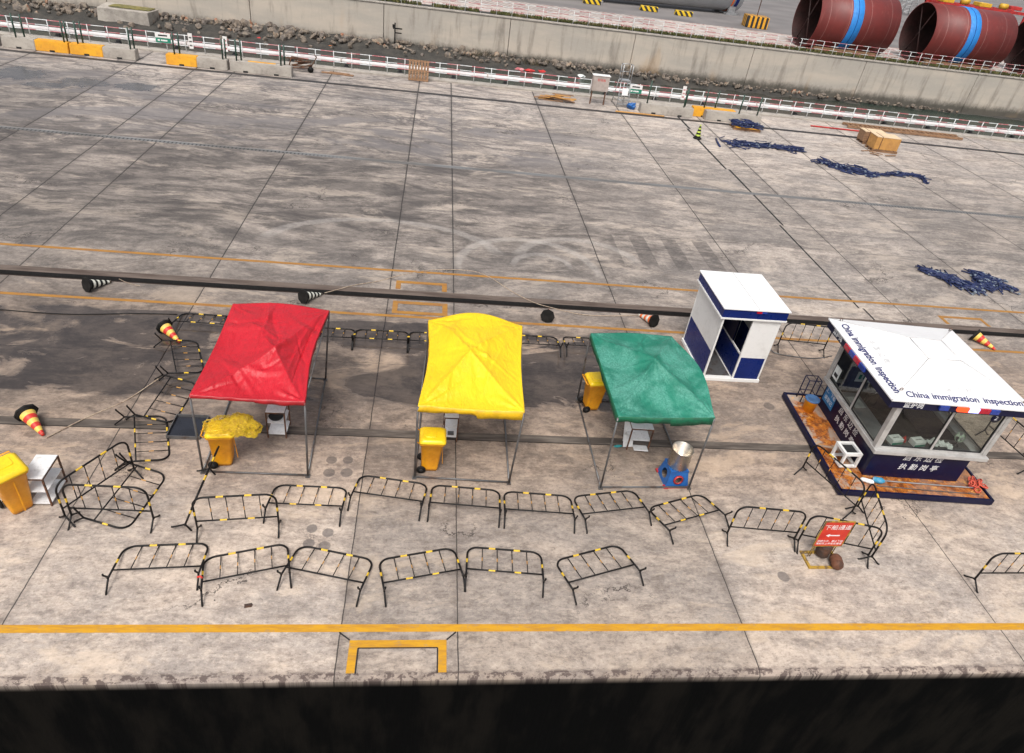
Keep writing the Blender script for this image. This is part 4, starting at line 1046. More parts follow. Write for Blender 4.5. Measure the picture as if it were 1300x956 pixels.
kb(UX0-.02, UX1+.02, UY0-.10, UY0+.12, SZ, SZ+.10, M['alu'], 'sill', bev=.01); kb(UX0-.02, UX1+.02, UY1-.12, UY1+.02, SZ, SZ+.10, M['alu'], 'sill', bev=.01)
kb(UX0-.02, UX0+.16, UY0+.12, UY1-.12, SZ, SZ+.10, M['alu'], 'sill'); kb(UX1-.28, UX1+.02, UY0+.12, UY1-.12, SZ, SZ+.10, M['alu'], 'sill')
kb(LX0+wt_, LX1-wt_, LY0+wt_, LY1-wt_, PZ+.03, PZ+.05, M['cabin'], 'cabin_floor')
pw = .10
for sx in (UX0, UX1-pw):
    for sy in (UY0, UY1-pw): kb(sx, sx+pw, sy, sy+pw, SZ+.10, TZ, M['alu'], 'corner_post', bev=.008)
def window(a, b, horiz, pos, z0, z1, nm='window'):
    """a..b span along the wall, pos across it"""
    fr_ = .045
    mb = MB()
    def bx(u0, u1, za, zb, th=.05):
        if horiz: mb.box(((u0+u1)/2, pos, (za+zb)/2), (u1-u0, th, zb-za))
        else: mb.box((pos, (u0+u1)/2, (za+zb)/2), (th, u1-u0, zb-za))
    bx(a, b, z0, z0+fr_); bx(a, b, z1-fr_, z1); bx(a, a+fr_, z0+fr_, z1-fr_); bx(b-fr_, b, z0+fr_, z1-fr_)
    mid = (a+b)/2; bx(mid-.028, mid+.028, z0+fr_, z1-fr_, .044)
    wn_ = mb.build(nm, M['alu'], kt)
    mb = MB()
    def bx2(u0, u1, za, zb, th):
        if horiz: mb.box(((u0+u1)/2, pos, (za+zb)/2), (u1-u0, th, zb-za))
        else: mb.box((pos, (u0+u1)/2, (za+zb)/2), (th, u1-u0, zb-za))
    for (u0, u1) in ((a+fr_, mid-.028), (mid+.028, b-fr_)):
        bx2(u0, u0+.016, z0+fr_, z1-fr_, .03); bx2(u1-.016, u1, z0+fr_, z1-fr_, .03); bx2(u0+.016, u1-.016, z0+fr_, z0+fr_+.016, .03); bx2(u0+.016, u1-.016, z1-fr_-.016, z1-fr_, .03)
    mb.build('rubber_seal', M['seal'], wn_)
    for (u0, u1) in ((a+fr_+.016, mid-.044), (mid+.044, b-fr_-.016)):
        mb = MB()
        if horiz: mb.face([(u0, pos, z0+fr_+.016), (u1, pos, z0+fr_+.016), (u1, pos, z1-fr_-.016), (u0, pos, z1-fr_-.016)])
        else: mb.face([(pos, u0, z0+fr_+.016), (pos, u1, z0+fr_+.016), (pos, u1, z1-fr_-.016), (pos, u0, z1-fr_-.016)])
        mb.build('pane', M['glass'], wn_)
window(UX0+pw, UX1-pw, True, UY0+.045, SZ+.10, TZ); kb(UX0+pw, .35, UY1-.06, UY1-.02, SZ+.10, TZ, M['cabin'], 'back_wall'); window(.35, UX1-pw, True, UY1-.045, SZ+.10, TZ)
window(UY0+pw, UY1-pw, False, UX0+.045, SZ+.10, TZ); window(UY0+pw, UY1-pw, False, UX1-.045, SZ+.10, TZ)
# roof
RX0, RX1, RY0, RY1, EZ = -1.66, 1.66, -1.53, 1.72, 2.52
kb(RX0+.03, RX1-.03, RY0+.03, RY1-.03, EZ-.21, EZ-.012, M['navy'], 'fascia')
mb = MB(); tz = 2.86; pl_ = [(-.28, -.28), (.52, -.28), (.52, .55), (-.28, .55)]; ec = [(RX0, RY0), (RX1, RY0), (RX1, RY1), (RX0, RY1)]
lo_ = [mb.b.verts.new((x, y, EZ-.02)) for x, y in ec]; e_ = [mb.b.verts.new((x, y, EZ+.012)) for x, y in ec]; t_ = [mb.b.verts.new((x, y, tz)) for x, y in pl_]
mb.b.faces.new(lo_[::-1]); mb.b.faces.new(t_)
for i in range(4):
    j = (i+1) % 4; mb.b.faces.new((lo_[i], lo_[j], e_[j], e_[i])); mb.b.faces.new((e_[i], e_[j], t_[j], t_[i]))
rf = mb.build('roof', M['roofwhite'], kt)
mb = MB()
for i in range(4):
    a_ = Vector((*ec[i], EZ+.016)); b_ = Vector((*pl_[i], tz+.004)); mb.tube([a_, b_], .012, 6); mb.tube([b_, Vector((*pl_[(i+1) % 4], tz+.004))], .012, 6)
mb.build('ridge_trim', M['ridge'], rf)
for i in (0, 1, 2, 3):
    a_ = Vector((*ec[i], EZ)).lerp(Vector((*pl_[i], tz)), .16 if i else .22)
    mb = MB(); mb.tube(arcpts(a_+Vector((0, 0, .045)), .035, 0, 2*math.pi, 10)[:-1], .009, 6, closed=True); mb.build('lifting_eye', M['rust'], rf)
# roof lettering
fn = Vector((0, -(tz-EZ), -(RY0+.28))).normalized(); fn = Vector((0, -(tz-EZ), (-.28-RY0))).normalized()
def onfront(u, s_): return Vector((u, RY0+s_*(-.28-RY0), EZ+.014+s_*(tz-EZ)))+fn*.004
for wd, u in (('China', -1.02), ('immigration', -.14), ('inspection', .97)): text('roof_lettering', wd, .225, M['navytxt'], rf, onfront(u, .145), (1, 0, 0), fn, .003, 1.0, 0, .003)
text('roof_lettering', '中  国  边  检', .16, M['faint'], rf, onfront(-.08, .32), (1, 0, 0), fn, .002)
ln = Vector((-(tz-EZ), 0, (-.28-RX0))).normalized()
def onleft(v, s_): return Vector((RX0+s_*(-.28-RX0), v, EZ+.014+s_*(tz-EZ)))+ln*.004
for wd, u in (('China', -1.02), ('immigration', -.14), ('inspection', .97)): text('roof_lettering', wd, .225, M['navytxt'], rf, onleft(.10-u, .155), (0, -1, 0), ln, .002, 1.0, 0, .005)
text('roof_lettering', '中  国  边  检', .16, M['faint'], rf, onleft(.15, .36), (0, -1, 0), ln, .002)
# fascia lettering and lamps
yF = RY0+.026; xF = RX0+.026
text('fascia_lettering', '监护岗', .155, M['wtxt'], kt, (-1.10, yF, EZ-.115), (1, 0, 0), (0, -1, 0))
text('fascia_lettering', '监护岗', .155, M['wtxt'], kt, (xF, 1.12, EZ-.115), (0, -1, 0), (-1, 0, 0))
def lampbar(horiz, items):
    for (u0, u1, m, nm) in items:
        mb = MB()
        if horiz: mb.box(((u0+u1)/2, yF-.03, EZ-.085), (u1-u0-.006, .06, .12), bev=.012)
        else: mb.box((xF-.03, (u0+u1)/2, EZ-.085), (.06, u1-u0-.006, .12), bev=.012)
        mb.build(nm, m, kt)
lampbar(True, [(-.55, -.33, M['lampblue'], 'blue_lamp'), (-.13, .13, M['ledred'], 'red_lamp'), (.13, .37, M['ledblue'], 'blue_lamp'), (.37, .62, M['lampred'], 'red_lamp'), (.62, .84, M['lampblue'], 'blue_lamp')])
lampbar(False, [(.66, .40, M['lampred'], 'red_lamp'), (.40, .14, M['lampblue'], 'blue_lamp'), (.14, -.12, M['lampred'], 'red_lamp'), (-.12, -.38, M['lampblue'], 'blue_lamp')] and
        [(.40, .66, M['lampred'], 'red_lamp'), (.16, .40, M['lampblue'], 'blue_lamp'), (-.10, .16, M['lampred'], 'red_lamp'), (-.36, -.10, M['lampblue'], 'blue_lamp')])
# body lettering
yB = LY0-.001; xB = LX0-.001
text('wall_lettering', '启 东 边 检', .20, M['wtxt'], kt, (-.02, yB, .80), (1, 0, 0), (0, -1, 0), shear=.15)
text('wall_lettering', '执 勤 岗 亭', .20, M['wtxt'], kt, (-.02, yB, .52), (1, 0, 0), (0, -1, 0), shear=.15)
text('wall_lettering', '启 东 边 检', .20, M['wtxt'], kt, (xB, -.12, .72), (0, -1, 0), (-1, 0, 0), shear=.1)
text('wall_lettering', '执 勤 岗 亭', .20, M['wtxt'], kt, (xB, -.12, .46), (0, -1, 0), (-1, 0, 0), shear=.1)
mb = MB(); mb.box((xB-.004, .88, .66), (.008, .52, .46)); pl2 = mb.build('blue_notice', mat('notice_blue', (.02, .18, .42), None, 4, .4), kt)
text('notice_lettering', '上、下船', .125, M['wtxt'], pl2, (xB-.009, .88, .76), (0, -1, 0), (-1, 0, 0), .001)
text('notice_lettering', '请登记', .14, M['wtxt'], pl2, (xB-.009, .88, .57), (0, -1, 0), (-1, 0, 0), .001)
# round window badge
def disc(nm, m, c, r, n_, par, th=.006):
    mb = MB(); mb.lathe([(0, 0), (r, 0), (r, th), (0, th)], 24, c, Vector((0, 0, 1)).rotation_difference(Vector(n_)).to_matrix()); return mb.build(nm, m, par)
bd = disc('round_badge', M['navy'], (1.02, UY0+.03, 2.16), .12, (0, -1, 0), kt); text('badge_lettering', '2', .16, M['wtxt'], bd, (1.02, UY0+.022, 2.16), (1, 0, 0), (0, -1, 0), .001)
mb = MB(); mb.box((UX0+.02, .92, 1.42), (.006, .26, .36)); nt2 = mb.build('white_notice', M['paper'], kt)
mb = MB(); mb.box((UX0+.014, .92, 1.36), (.004, .16, .10)); mb.build('printed_block', M['seal'], nt2)

# things inside and on the kiosk, in kiosk plan coordinates
KM = Matrix.Translation((11.68, 11.70, 0)) @ Matrix.Rotation(KR, 4, 'Z')
def K(x, y, z=0.0): return KM @ Vector((x, y, z))
fz = PZ+.05
t = thing('desk', 'grey desk inside the kiosk along its left windows', 'desk', K(-.92, -.1, fz), KR)
mb = MB(); mb.box((0, 0, .74), (.50, 1.7, .03), bev=.005); mb.build('desk_top', M['desk'], t)
for sy in (-.8, .8): mb = MB(); mb.box((0, sy, .362), (.46, .03, .724)); mb.build('desk_leg', M['cabin'], t)
t = thing('desk', 'low shelf inside the kiosk along its front windows', 'shelf', K(.05, -1.1, fz), KR)
mb = MB(); mb.box((0, 0, .80), (1.9, .40, .03), bev=.005); mb.build('shelf_board', M['cabin'], t)
for sx in (-.9, .9): mb = MB(); mb.box((sx, 0, .39), (.04, .36, .78)); mb.build('leg', M['cabin'], t)
def tissue(label, x, y, c2):
    t = thing('carton', label, 'box', K(x, y, fz+.816), KR+R(12)); mb = MB(); mb.box((0, 0, .07), (.30, .20, .14), bev=.01); mb.build('box', M['paper'], t)
    mb = MB(); mb.box((0, -.101, .035), (.296, .004, .06)); mb.build('printed_band', c2, t)
    mb = MB(); mb.box((0, 0, .142), (.16, .012, .006)); mb.build('slot', M['seal'], t); return t
tissue('white carton behind the left front window of the kiosk, nearer the corner', -.72, -1.12, M['signgreen']); tissue('white carton beside the middle post of the kiosk front window', -.18, -1.14, M['signgreen'])
mb = MB(); mb.lathe([(0, .16), (.09, 0), (0, 0)], 4); tag(mb.build('red_pennant', M['cred'], loc=K(-.45, -1.05, fz+.816)), 'small red cloth between the two cartons in the kiosk window', 'cloth')
t = thing('desk_fan', 'small round desk fan behind the right front window of the kiosk', 'fan', K(.82, -1.08, fz+.816), KR)
mb = MB(); mb.lathe([(0, 0), (.08, 0), (.08, .02), (.015, .03), (.012, .16), (0, .16)], 16); mb.build('stand', M['seal'], t)
mb = MB(); rr_ = Matrix.Rotation(R(70), 3, 'X'); mb.lathe([(.125, -.02), (.135, 0), (.125, .02)], 24, (0, 0, .26), rr_); mb.lathe([(.0, .01), (.03, .02), (.03, -.02), (0, -.02)], 12, (0, 0, .26), rr_)
for k in range(3):
    a_ = k*2.094
    mb.face([Vector((0, 0, .26))+rr_@Vector(p) for p in ((0, 0, 0), (.11*math.cos(a_), .11*math.sin(a_), .012), (.11*math.cos(a_+.9), .11*math.sin(a_+.9), -.008))])
mb.build('fan_head', mat('pale_green_plastic', (.4, .5, .4), None, 5, .4), t)
for i, (x, y, rz, lb) in enumerate(((.25, -1.1, 20, 'loose paper bag behind the right front window of the kiosk'), (.52, -1.15, -30, 'crumpled papers beside the desk fan in the kiosk'))):
    mb = MB(); n = 7; g_ = {}
    for a_ in range(n):
        for b_ in range(n): g_[a_, b_] = mb.b.verts.new(((a_/6-.5)*.30, (b_/6-.5)*.24, .05+.09*mn.noise((a_*.8+i*9, b_*.8, 2))))
    for a_ in range(n-1):
        for b_ in range(n-1): mb.b.faces.new((g_[a_, b_], g_[a_+1, b_], g_[a_+1, b_+1], g_[a_, b_+1]))
    tag(mb.build('papers', M['paper'], loc=K(x, y, fz+.816), rot=(0, 0, KR+R(rz))), lb, 'papers')
mb = MB(); mb.box((0, 0, .006), (.30, .42, .012), bev=.002); mb.box((.05, .05, .016), (.22, .3, .006)); tag(mb.build('paper_stack', M['paper'], loc=K(-.92, .35, fz+.757), rot=(0, 0, KR+R(8))), 'white sheets on the desk behind the kiosk left window', 'papers')
t = thing('office_chair', 'dark chair inside the kiosk behind the left window', 'chair', K(-.25, .45, fz), KR+R(20))
mb = MB(); mb.box((0, 0, .32), (.46, .46, .08), bev=.03); mb.build('seat', M['seal'], t)
mb = MB(); mb.box((0, .22, .62), (.42, .06, .48), bev=.02); mb.build('backrest', M['seal'], t)
for k in range(4): mb = MB(); a_ = k*math.pi/2+.78; mb.tube([(0.17*math.cos(a_), .17*math.sin(a_), .29), (.24*math.cos(a_), .24*math.sin(a_), .01)], .014, 6); mb.build('leg', M['seal'], t)
t = thing('cabinet', 'pale appliance with green print inside the kiosk at the back left', 'appliance', K(-.55, .98, fz), KR)
mb = MB(); mb.box((0, 0, .75), (.8, .26, 1.5), bev=.01); mb.build('casing', M['cabin'], t)
mb = MB(); mb.box((0, -.134, 1.2), (.6, .006, .3)); pn = mb.build('panel', M['paper'], t)
mb = MB()
for k in range(4): mb.box((-.2+k*.12, -.139, 1.2), (.07, .004, .14))
mb.build('print', M['signgreen'], pn)

# objects on the platform
pz = PZ
t = thing('lidded_pail', 'yellow pail with a blue lid on the rusty platform left of the kiosk', 'pail', K(-1.62, .95, pz))
mb = MB(); mb.lathe([(0, 0), (.14, 0), (.17, .34), (.175, .345), (0, .345)], 24); mb.build('pail', M['ybin'], t)
mb = MB(); mb.lathe([(.185, .335), (.19, .37), (.16, .385), (.15, .375), (0, .375)], 24); mb.build('lid', M['blid'], t)
t = thing('frame_stool', 'navy steel frame stool at the back left corner of the kiosk', 'stool', K(-1.55, 1.36, pz), KR)
mb = MB(); s_ = .17; hh = .72
for sx in (-1, 1):
    for sy in (-1, 1): mb.tube([(sx*s_, sy*s_*.7, 0), (sx*s_, sy*s_*.7, hh)], .014, 6)
mb.build('legs_frame', M['navy'], t)
mb = MB()
for z in (.25, hh):
    c4 = [(-s_, -s_*.7, z), (s_, -s_*.7, z), (s_, s_*.7, z), (-s_, s_*.7, z)]
    for i in range(4): mb.tube([c4[i], c4[(i+1) % 4]], .012, 6)
mb.build('ring_frame', M['navy'], t)
# white square frames (crate) beside the kiosk
t = thing('white_frame_stool', 'white open frame stand on the platform behind the barrier at the kiosk corner', 'stand', K(-1.55, -.98, pz), KR+R(4))
s_ = .19
for z, hh_ in ((.06, .05), (.43, .07)):
    mb = MB()
    for sx in (-1, 1): mb.box((sx*s_, 0, z), (.06, .44, hh_))
    for sy in (-1, 1): mb.box((0, sy*s_, z), (.32, .06, hh_))
    mb.build('square_frame', M['white'], t)
for sx in (-1, 1):
    for sy in (-1, 1): mb = MB(); mb.box((sx*s_, sy*s_, .24), (.055, .055, .31)); mb.build('leg', M['white'], t)
mb = MB(); mb.box((0, 0, .41), (.32, .32, .015)); mb.build('seat_panel', M['seal'], t)
mb = MB(); mb.lathe([(.03, -.14), (.07, -.10), (.075, .06), (.03, .14), (0, .15)], 12, (0, 0, .08), Matrix.Rotation(R(90), 3, 'X'))
o = mb.build('wrapped_bundle', M['cyan'], loc=K(-.98, -1.60, pz), rot=(0, 0, KR+R(78))); tag(o, 'blue and white wrapped bundle on the platform at the kiosk front corner', 'bundle')
mb = MB(); mb.lathe([(.02, -.16), (.05, -.12), (.055, .10), (.02, .14), (0, .15)], 12, (0, 0, .06), Matrix.Rotation(R(90), 3, 'X'))
o = mb.build('wrapped_bundle', M['whiteboard'], loc=K(-1.25, -1.62, pz), rot=(0, 0, KR+R(70))); tag(o, 'dirty white wrapped bundle near the front left corner of the platform', 'bundle')
line('pole', 'long grey pole lying along the front of the rusty platform next to the kiosk wall', [K(-.85, -1.55, pz+.03), K(.3, -1.57, pz+.03), K(1.4, -1.60, pz+.05)], .016, M['grey'], 'pole')
line('pole', 'thin grey pole lying nearer the front edge of the rusty platform', [K(-1.05, -1.72, pz+.02), K(.3, -1.76, pz+.02), K(1.45, -1.78, pz+.03)], .012, M['steel'], 'pole')
mb = MB(); rr2 = random.Random(5)
for i in range(14):
    c = Vector((rr2.gauss(0, .11), rr2.gauss(0, .07), .04+rr2.random()*.09)); r_ = rr2.uniform(.05, .11); ax = Vector((rr2.random()-.5, rr2.random()-.5, .6)).normalized(); u_ = ax.orthogonal().normalized(); v_ = ax.cross(u_)
    mb.tube([c+u_*r_*math.cos(k*.63)+v_*r_*math.sin(k*.63)*.6 for k in range(10)], .016, 6, closed=True)
tag(mb.build('rope_bundle', M['redrope'], loc=K(1.47, -1.52, pz)), 'bundle of red orange rope on the right corner of the rusty platform', 'rope')

# ================================================================== RED SIGN
sb = thing('warning_sign', 'red board with white writing on a yellow frame stand before the kiosk', 'sign', (8.25, 8.10, 0), R(1))
mb = MB()
fx, fy = .33, .21
for sx in (-1, 1): mb.box((sx*fx, 0, .02), (.05, .42, .04))
for sy in (-1, 1): mb.box((0, sy*(fy-.025)+(0 if sy < 0 else 0), .018), (.61, .05, .036))
mb.build('base_frame', M['yframe'], sb)
for sx in (-.25, -.205, .205, .25):
    mb = MB(); mb.tube([(sx, .08, .03), (sx, .06, .60)], .010, 6); mb.build('leg', M['yframe'], sb)
bz0, bz1 = .42, 1.12
mb = MB(); mb.box((0, .035, (bz0+bz1)/2), (.60, .015, bz1-bz0)); bo = mb.build('board', M['signred'], sb)
mb = MB()
for sx in (-1, 1): mb.box((sx*.308, .035, (bz0+bz1)/2), (.018, .024, bz1-bz0+.036))
for z in (bz0-.009, bz1+.009): mb.box((0, .035, z), (.598, .024, .018))
mb.build('board_frame', M['yframe'], sb)
text('sign_lettering', '下船通道', .145, M['wtxt'], bo, (.01, .026, .96), (1, 0, 0), (0, -1, 0), .001, shear=0)
text('sign_lettering', '非经允许，禁止下船', .062, M['wtxt'], bo, (0, .026, .56), (1, 0, 0), (0, -1, 0), .001)
text('sign_lettering', '请船员上岸走此通道', .062, M['wtxt'], bo, (0, .026, .485), (1, 0, 0), (0, -1, 0), .001)
mb = MB(); mb.box((.03, .0265, .73), (.22, .002, .030)); mb.face([(-.16, .0262, .73), (-.08, .0262, .775), (-.08, .0262, .685)]); mb.build('arrow', M['wtxt'], bo)
def weight(label, loc, m, rz, r_, l_, up=False):
    mb = MB(); rt2 = Matrix.Rotation(R(4 if up else 90), 3, 'Y'); mb.lathe([(0, -l_/2), (r_*.6, -l_/2), (r_*.92, -l_/2+.03), (r_, -l_/2+.06), (r_, l_/2-.06), (r_*.92, l_/2-.03), (r_*.55, l_/2), (r_*.5, l_/2-.015), (0, l_/2-.015)], 22, (0, 0, l_/2 if up else r_), rt2)
    for k in range(3):
        o_ = (k-1)*l_*.22; mb.lathe([(r_, -.008), (r_+.010, 0), (r_, .008)], 22, (0, 0, l_/2+o_) if up else (o_, 0, r_), rt2)
    o = mb.build('iron_weight', m, loc=loc, rot=(0, 0, rz)); tag(o, label, 'weight', 'iron weights at the red sign'); return o
weight('dark brown iron weight behind, at the foot of the red sign', (8.31, 8.22, 0.03), M['iron'], R(65), .13, .40, True)
weight('rust coloured iron weight in front, at the foot of the red sign', (8.50, 7.98, 0.0), M['iron2'], R(78), .115, .30)

# ================================================================== FAR SIDE OF THE APRON
def block(label, x0, x1, y, halves, posts, top=None):
    L = x1-x0; t = thing('concrete_barrier', label, 'concrete barrier', ((x0+x1)/2, y, 0), 0, 'concrete blocks along the far rail')
    for k, m in enumerate(halves):
        n = len(halves); a_ = -L/2+L*k/n; b_ = a_+L/n
        mb = MB(); w0, w1 = .30, .24; hh = .55
        A_ = [(a_, -w0, .0), (b_, -w0, .0), (b_, w0, .0), (a_, w0, .0)]; B_ = [(a_, -w1, hh), (b_, -w1, hh), (b_, w1, hh), (a_, w1, hh)]
        va = [mb.b.verts.new(p) for p in A_]; vb = [mb.b.verts.new(p) for p in B_]
        mb.b.faces.new(va[::-1]); mb.b.faces.new(vb)
        for i in range(4): mb.b.faces.new((va[i], va[(i+1) % 4], vb[(i+1) % 4], vb[i]))
        bmesh.ops.bevel(mb.b, geom=mb.b.edges[:], offset=.025, segments=2, affect='EDGES')
        mb.build('block_half' if n > 1 else 'block', M[m], t)
    if top:
        mb = MB(); mb.box((0, .13, .557), (L*.45, .2, .012)); mb.build('painted_top', M[top], t)
    for sx in (-.25, .25):
        mb = MB(); mb.box((sx*L, -.285, .05), (.26, .05, .10)); mb.build('fork_slot', M['dark'], t)
    for (px_, py_, hgt) in posts:
        mb = MB(); mb.tube([(px_-(x0+x1)/2, py_, .50), (px_-(x0+x1)/2+.02, py_, .5+hgt)], .045, 8); mb.build('post', M['green'], t)
y0 = 41.62
block('grey concrete block with a green post at the left edge of the photo', -27.5, -24.0, y0, ['concrete'], [(-24.6, -.15, 1.15)])
block('concrete block half white half yellow, leftmost with both halves in view', -23.75, -20.35, y0, ['concrete', 'yconcrete'], [(-22.98, -.15, 1.25), (-22.7, .15, 1.2), (-20.55, -.1, 1.15), (-20.5, .16, 1.1)])
block('concrete block half yellow half white, with two posts over its stained right end', -20.28, -16.85, y0, ['yconcrete', 'concrete'], [(-19.85, -.1, 1.2), (-19.7, .17, 1.15), (-17.1, -.12, 1.2), (-17.0, .15, 1.15)])
block('short concrete block with a yellow left half, third of the left run', -15.2, -11.9, y0-.1, ['yconcrete', 'concrete'], [(-14.75, -.1, 1.2), (-14.55, .17, 1.15), (-12.15, -.1, 1.15), (-12.05, .16, 1.1)])
block('grey concrete block with a yellow painted strip on top, ending the left run', -11.75, -8.35, y0-.15, ['concrete'], [(-11.4, -.05, 1.2), (-11.2, .17, 1.15), (-8.95, -.08, 1.2), (-8.8, .16, 1.15)], 'yconcrete')
block('grey concrete block right of the ladder platform', 12.55, 15.95, y0, ['concrete'], [(12.95, 0, 1.4), (15.3, -.1, 1.15), (15.45, .16, 1.15)])
block('yellow concrete block set back between two grey ones on the right', 16.1, 18.9, y0+.5, ['yconcrete'], [(16.8, -.1, 1.15), (17.6, .1, 1.1)])
block('long grey concrete block left of the striped strap crate', 16.75, 20.4, y0-.12, ['concrete'], [(18.9, -.1, 1.2), (20.1, -.1, 1.15)])
# safety signs on the railing
def fsign(px, py, label, two=True):
    p = aty(px, py, 44.12); t = thing('fence_sign', label, 'sign', (p.x, 44.10, p.z))
    mb = MB(); mb.box((0, 0, .13), (.85, .02, .26)); mb.build('plate', M['white'], t)
    mb = MB(); mb.box((0, 0, -.14), (.85, .02, .26)); mb.build('green_plate', M['signgreen'], t)
    mb = MB(); mb.box((-.25, -.012, -.14), (.12, .004, .10)); mb.box((.05, -.012, -.14), (.36, .004, .08)); mb.build('marking', M['wtxt'], t)
    mb = MB(); mb.box((0, -.012, .13), (.5, .004, .08)); mb.build('print', M['seal'], t)
fsign(207, 48, 'white and green plate on the railing at the left'); fsign(807, 113, 'white and green plate on the railing by the ladder platform')
for px, py, lb in ((242, 52, 'tall white marker board on the railing between the left concrete blocks'), (286, 56, 'tall white marker board with red bands right of the other one on the left'), (868, 118, 'tall white marker board with pink print on the right part of the railing')):
    p = aty(px, py, 44.1); t = thing('marker_board', lb, 'marker', (p.x, 44.09, p.z), 0, 'marker boards on the railing'); mb = MB(); mb.box((0, 0, 0), (.24, .02, .85)); mb.build('plate', M['white'], t)
    for k in range(3): mb = MB(); mb.box((0, -.012, -.25+k*.22), (.15, .004, .08)); mb.build('print', M['rfence'] if px != 242 else M['steel'], t)

# pallet leaning on the railing
t = thing('wooden_pallet', 'brown wooden pallet leaning upright against the railing', 'pallet', (-1.18, 43.35, 0), 0); t.rotation_euler = (R(-14), 0, 0)
for k in range(7): mb = MB(); mb.box((-.55+k*.183, 0, .62), (.13, .022, 1.2)); mb.build('board', M['wood'], t)
for z in (.08, .62, 1.16): mb = MB(); mb.box((0, .06, z), (1.2, .09, .10)); mb.build('bearer', M['wood'], t)
# timber pile
t = thing('timber_pile', 'pile of broken orange brown planks by the far rail', 'wood pile', (7.35, 42.25, 0))
for k in range(11):
    mb = MB(); L = rnd.uniform(.9, 2.2); mb.box((0, 0, 0), (L, .16, .035)); o = mb.build('plank', M['wood' if k % 3 == 0 else 'ply'], t, (rnd.uniform(-.5, .5), rnd.uniform(-.35, .35), .03+k*.030), (rnd.uniform(-.06, .06), rnd.uniform(-.10, .10), rnd.uniform(-.5, .5)))
# electrical box
t = thing('switch_box', 'pinkish grey metal cabinet on two legs with red writing by the railing', 'cabinet', (9.95, 42.3, 0))
for sx in (-.43, .43): mb = MB(); mb.box((sx, 0, .5), (.07, .07, 1.0)); mb.build('leg', M['rust'], t)
mb = MB(); mb.box((0, 0, 1.28), (1.02, .40, .90), bev=.015); bb = mb.build('casing', M['ebox'], t)
mb = MB(); mb.box((0, -.206, 1.28), (.90, .012, .78), bev=.003); mb.build('door', M['ebox'], bb)
mb = MB(); mb.box((0, 0, 1.745), (1.10, .48, .03)); mb.build('rain_cap', M['white'], t)
text('box_lettering', '配电箱', .17, M['redtxt'], t, (.02, -.214, 1.48), (1, 0, 0), (0, -1, 0), .002)
# ladder platform
t = thing('ladder_platform', 'grey aluminium step platform standing by the railing', 'ladder', (11.55, 42.5, 0), R(4))
for sx in (-.38, .38):
    mb = MB(); mb.tube([(sx, -.45, 0), (sx*.8, -.10, 1.55)], .028, 8); mb.tube([(sx, .75, 0), (sx*.8, .35, 1.55)], .028, 8); mb.tube([(sx*.8, -.10, 1.55), (sx*.8, -.10, 2.45)], .022, 8); mb.tube([(sx*.8, .35, 1.55), (sx*.8, .35, 2.45)], .022, 8); mb.tube([(sx*.8, -.10, 2.45), (sx*.8, .35, 2.45)], .022, 8); mb.build('side_frame', M['grey'], t)
for k in range(6): z = .22+k*.25; f_ = z/1.55; mb = MB(); mb.box((0, -.45+.35*f_, z), (.74*(1-.2*f_), .12, .025)); mb.build('step', M['grey'], t)
mb = MB(); mb.box((0, .12, 1.55), (.62, .52, .04)); mb.build('deck', M['grey'], t)
for z in (2.0, 2.45): mb = MB(); mb.tube([(-.31, .35, z), (.31, .35, z)], .02, 6); mb.build('hand_rail', M['grey'], t)
mb = MB(); mb.tube([(-.38, .75, .3), (.38, -.40, .3)], .016, 6); mb.tube([(-.36, -.40, .5), (.36, -.40, .1)], .016, 6); mb.build('brace', M['grey'], t)
mb = MB(); mb.box((0, -.35, .95), (.38, .03, .42), Matrix.Rotation(R(-12), 3, 'X')); mb.build('hanging_cloth', M['whiteboard'], t)
# small blue tarp bundle
mb = MB(); vs0 = len(mb.b.verts); bmesh.ops.create_icosphere(mb.b, subdivisions=3, radius=.24)
for v in mb.b.verts: v.co = Vector((v.co.x*1.2, v.co.y*.8, (v.co.z+.3)*.7*(1+.0))) + v.co.normalized()*.16*mn.noise(v.co*7)
for f in mb.b.faces: f.smooth = True
tag(mb.build('tarp_bundle', M['burner'], loc=(12.15, 42.0, 0)), 'small blue tarpaulin bundle beside the ladder platform', 'tarp')
# hand cart / debris at left
t = thing('scrap_cart', 'dark rusty frame cart of scrap against the railing right of the left block run', 'cart', (-8.15, 43.0, 0))
mb = MB()
for a_, b_ in (((-.8, -.25, .15), (.6, -.25, .25)), ((-.8, .25, .15), (.6, .25, .25)), ((-.8, -.25, .15), (-.8, .25, .15)), ((.6, -.25, .25), (.6, .25, .25)), ((.5, 0, .1), (.95, 0, .85)), ((.95, 0, .85), (.80, 0, 1.0)), ((-.7, 0, .15), (-.5, 0, .75)), ((-.5, 0, .75), (.5, 0, .65))): mb.tube([a_, b_], .035, 6)
mb.build('frame', M['rust'], t)
mb = MB(); mb.lathe([(0, -.04), (.17, -.04), (.17, .04), (0, .04)], 16, (.62, -.3, .17), Matrix.Rotation(R(90), 3, 'X')); mb.build('wheel', M['rubber'], t)
for k in range(8): mb = MB(); mb.box((0, 0, 0), (rnd.uniform(.5, 1.0), .1, .06)); mb.build('scrap_bar', M['rust'], t, (rnd.uniform(-.4, .3), rnd.uniform(-.15, .15), .3+.05*k), (rnd.uniform(-.2, .2), rnd.uniform(-.3, .3), rnd.uniform(-1, 1)))
mb = MB(); mb.box((0, 0, .03), (1.9, .22, .05)); mb.box((.1, .1, .07), (1.2, .15, .03)); tag(mb.build('plank', M['wood'], loc=(-6.0, 43.0, 0), rot=(0, 0, R(-5))), 'short brown plank on the ground left of the leaning pallet', 'plank')
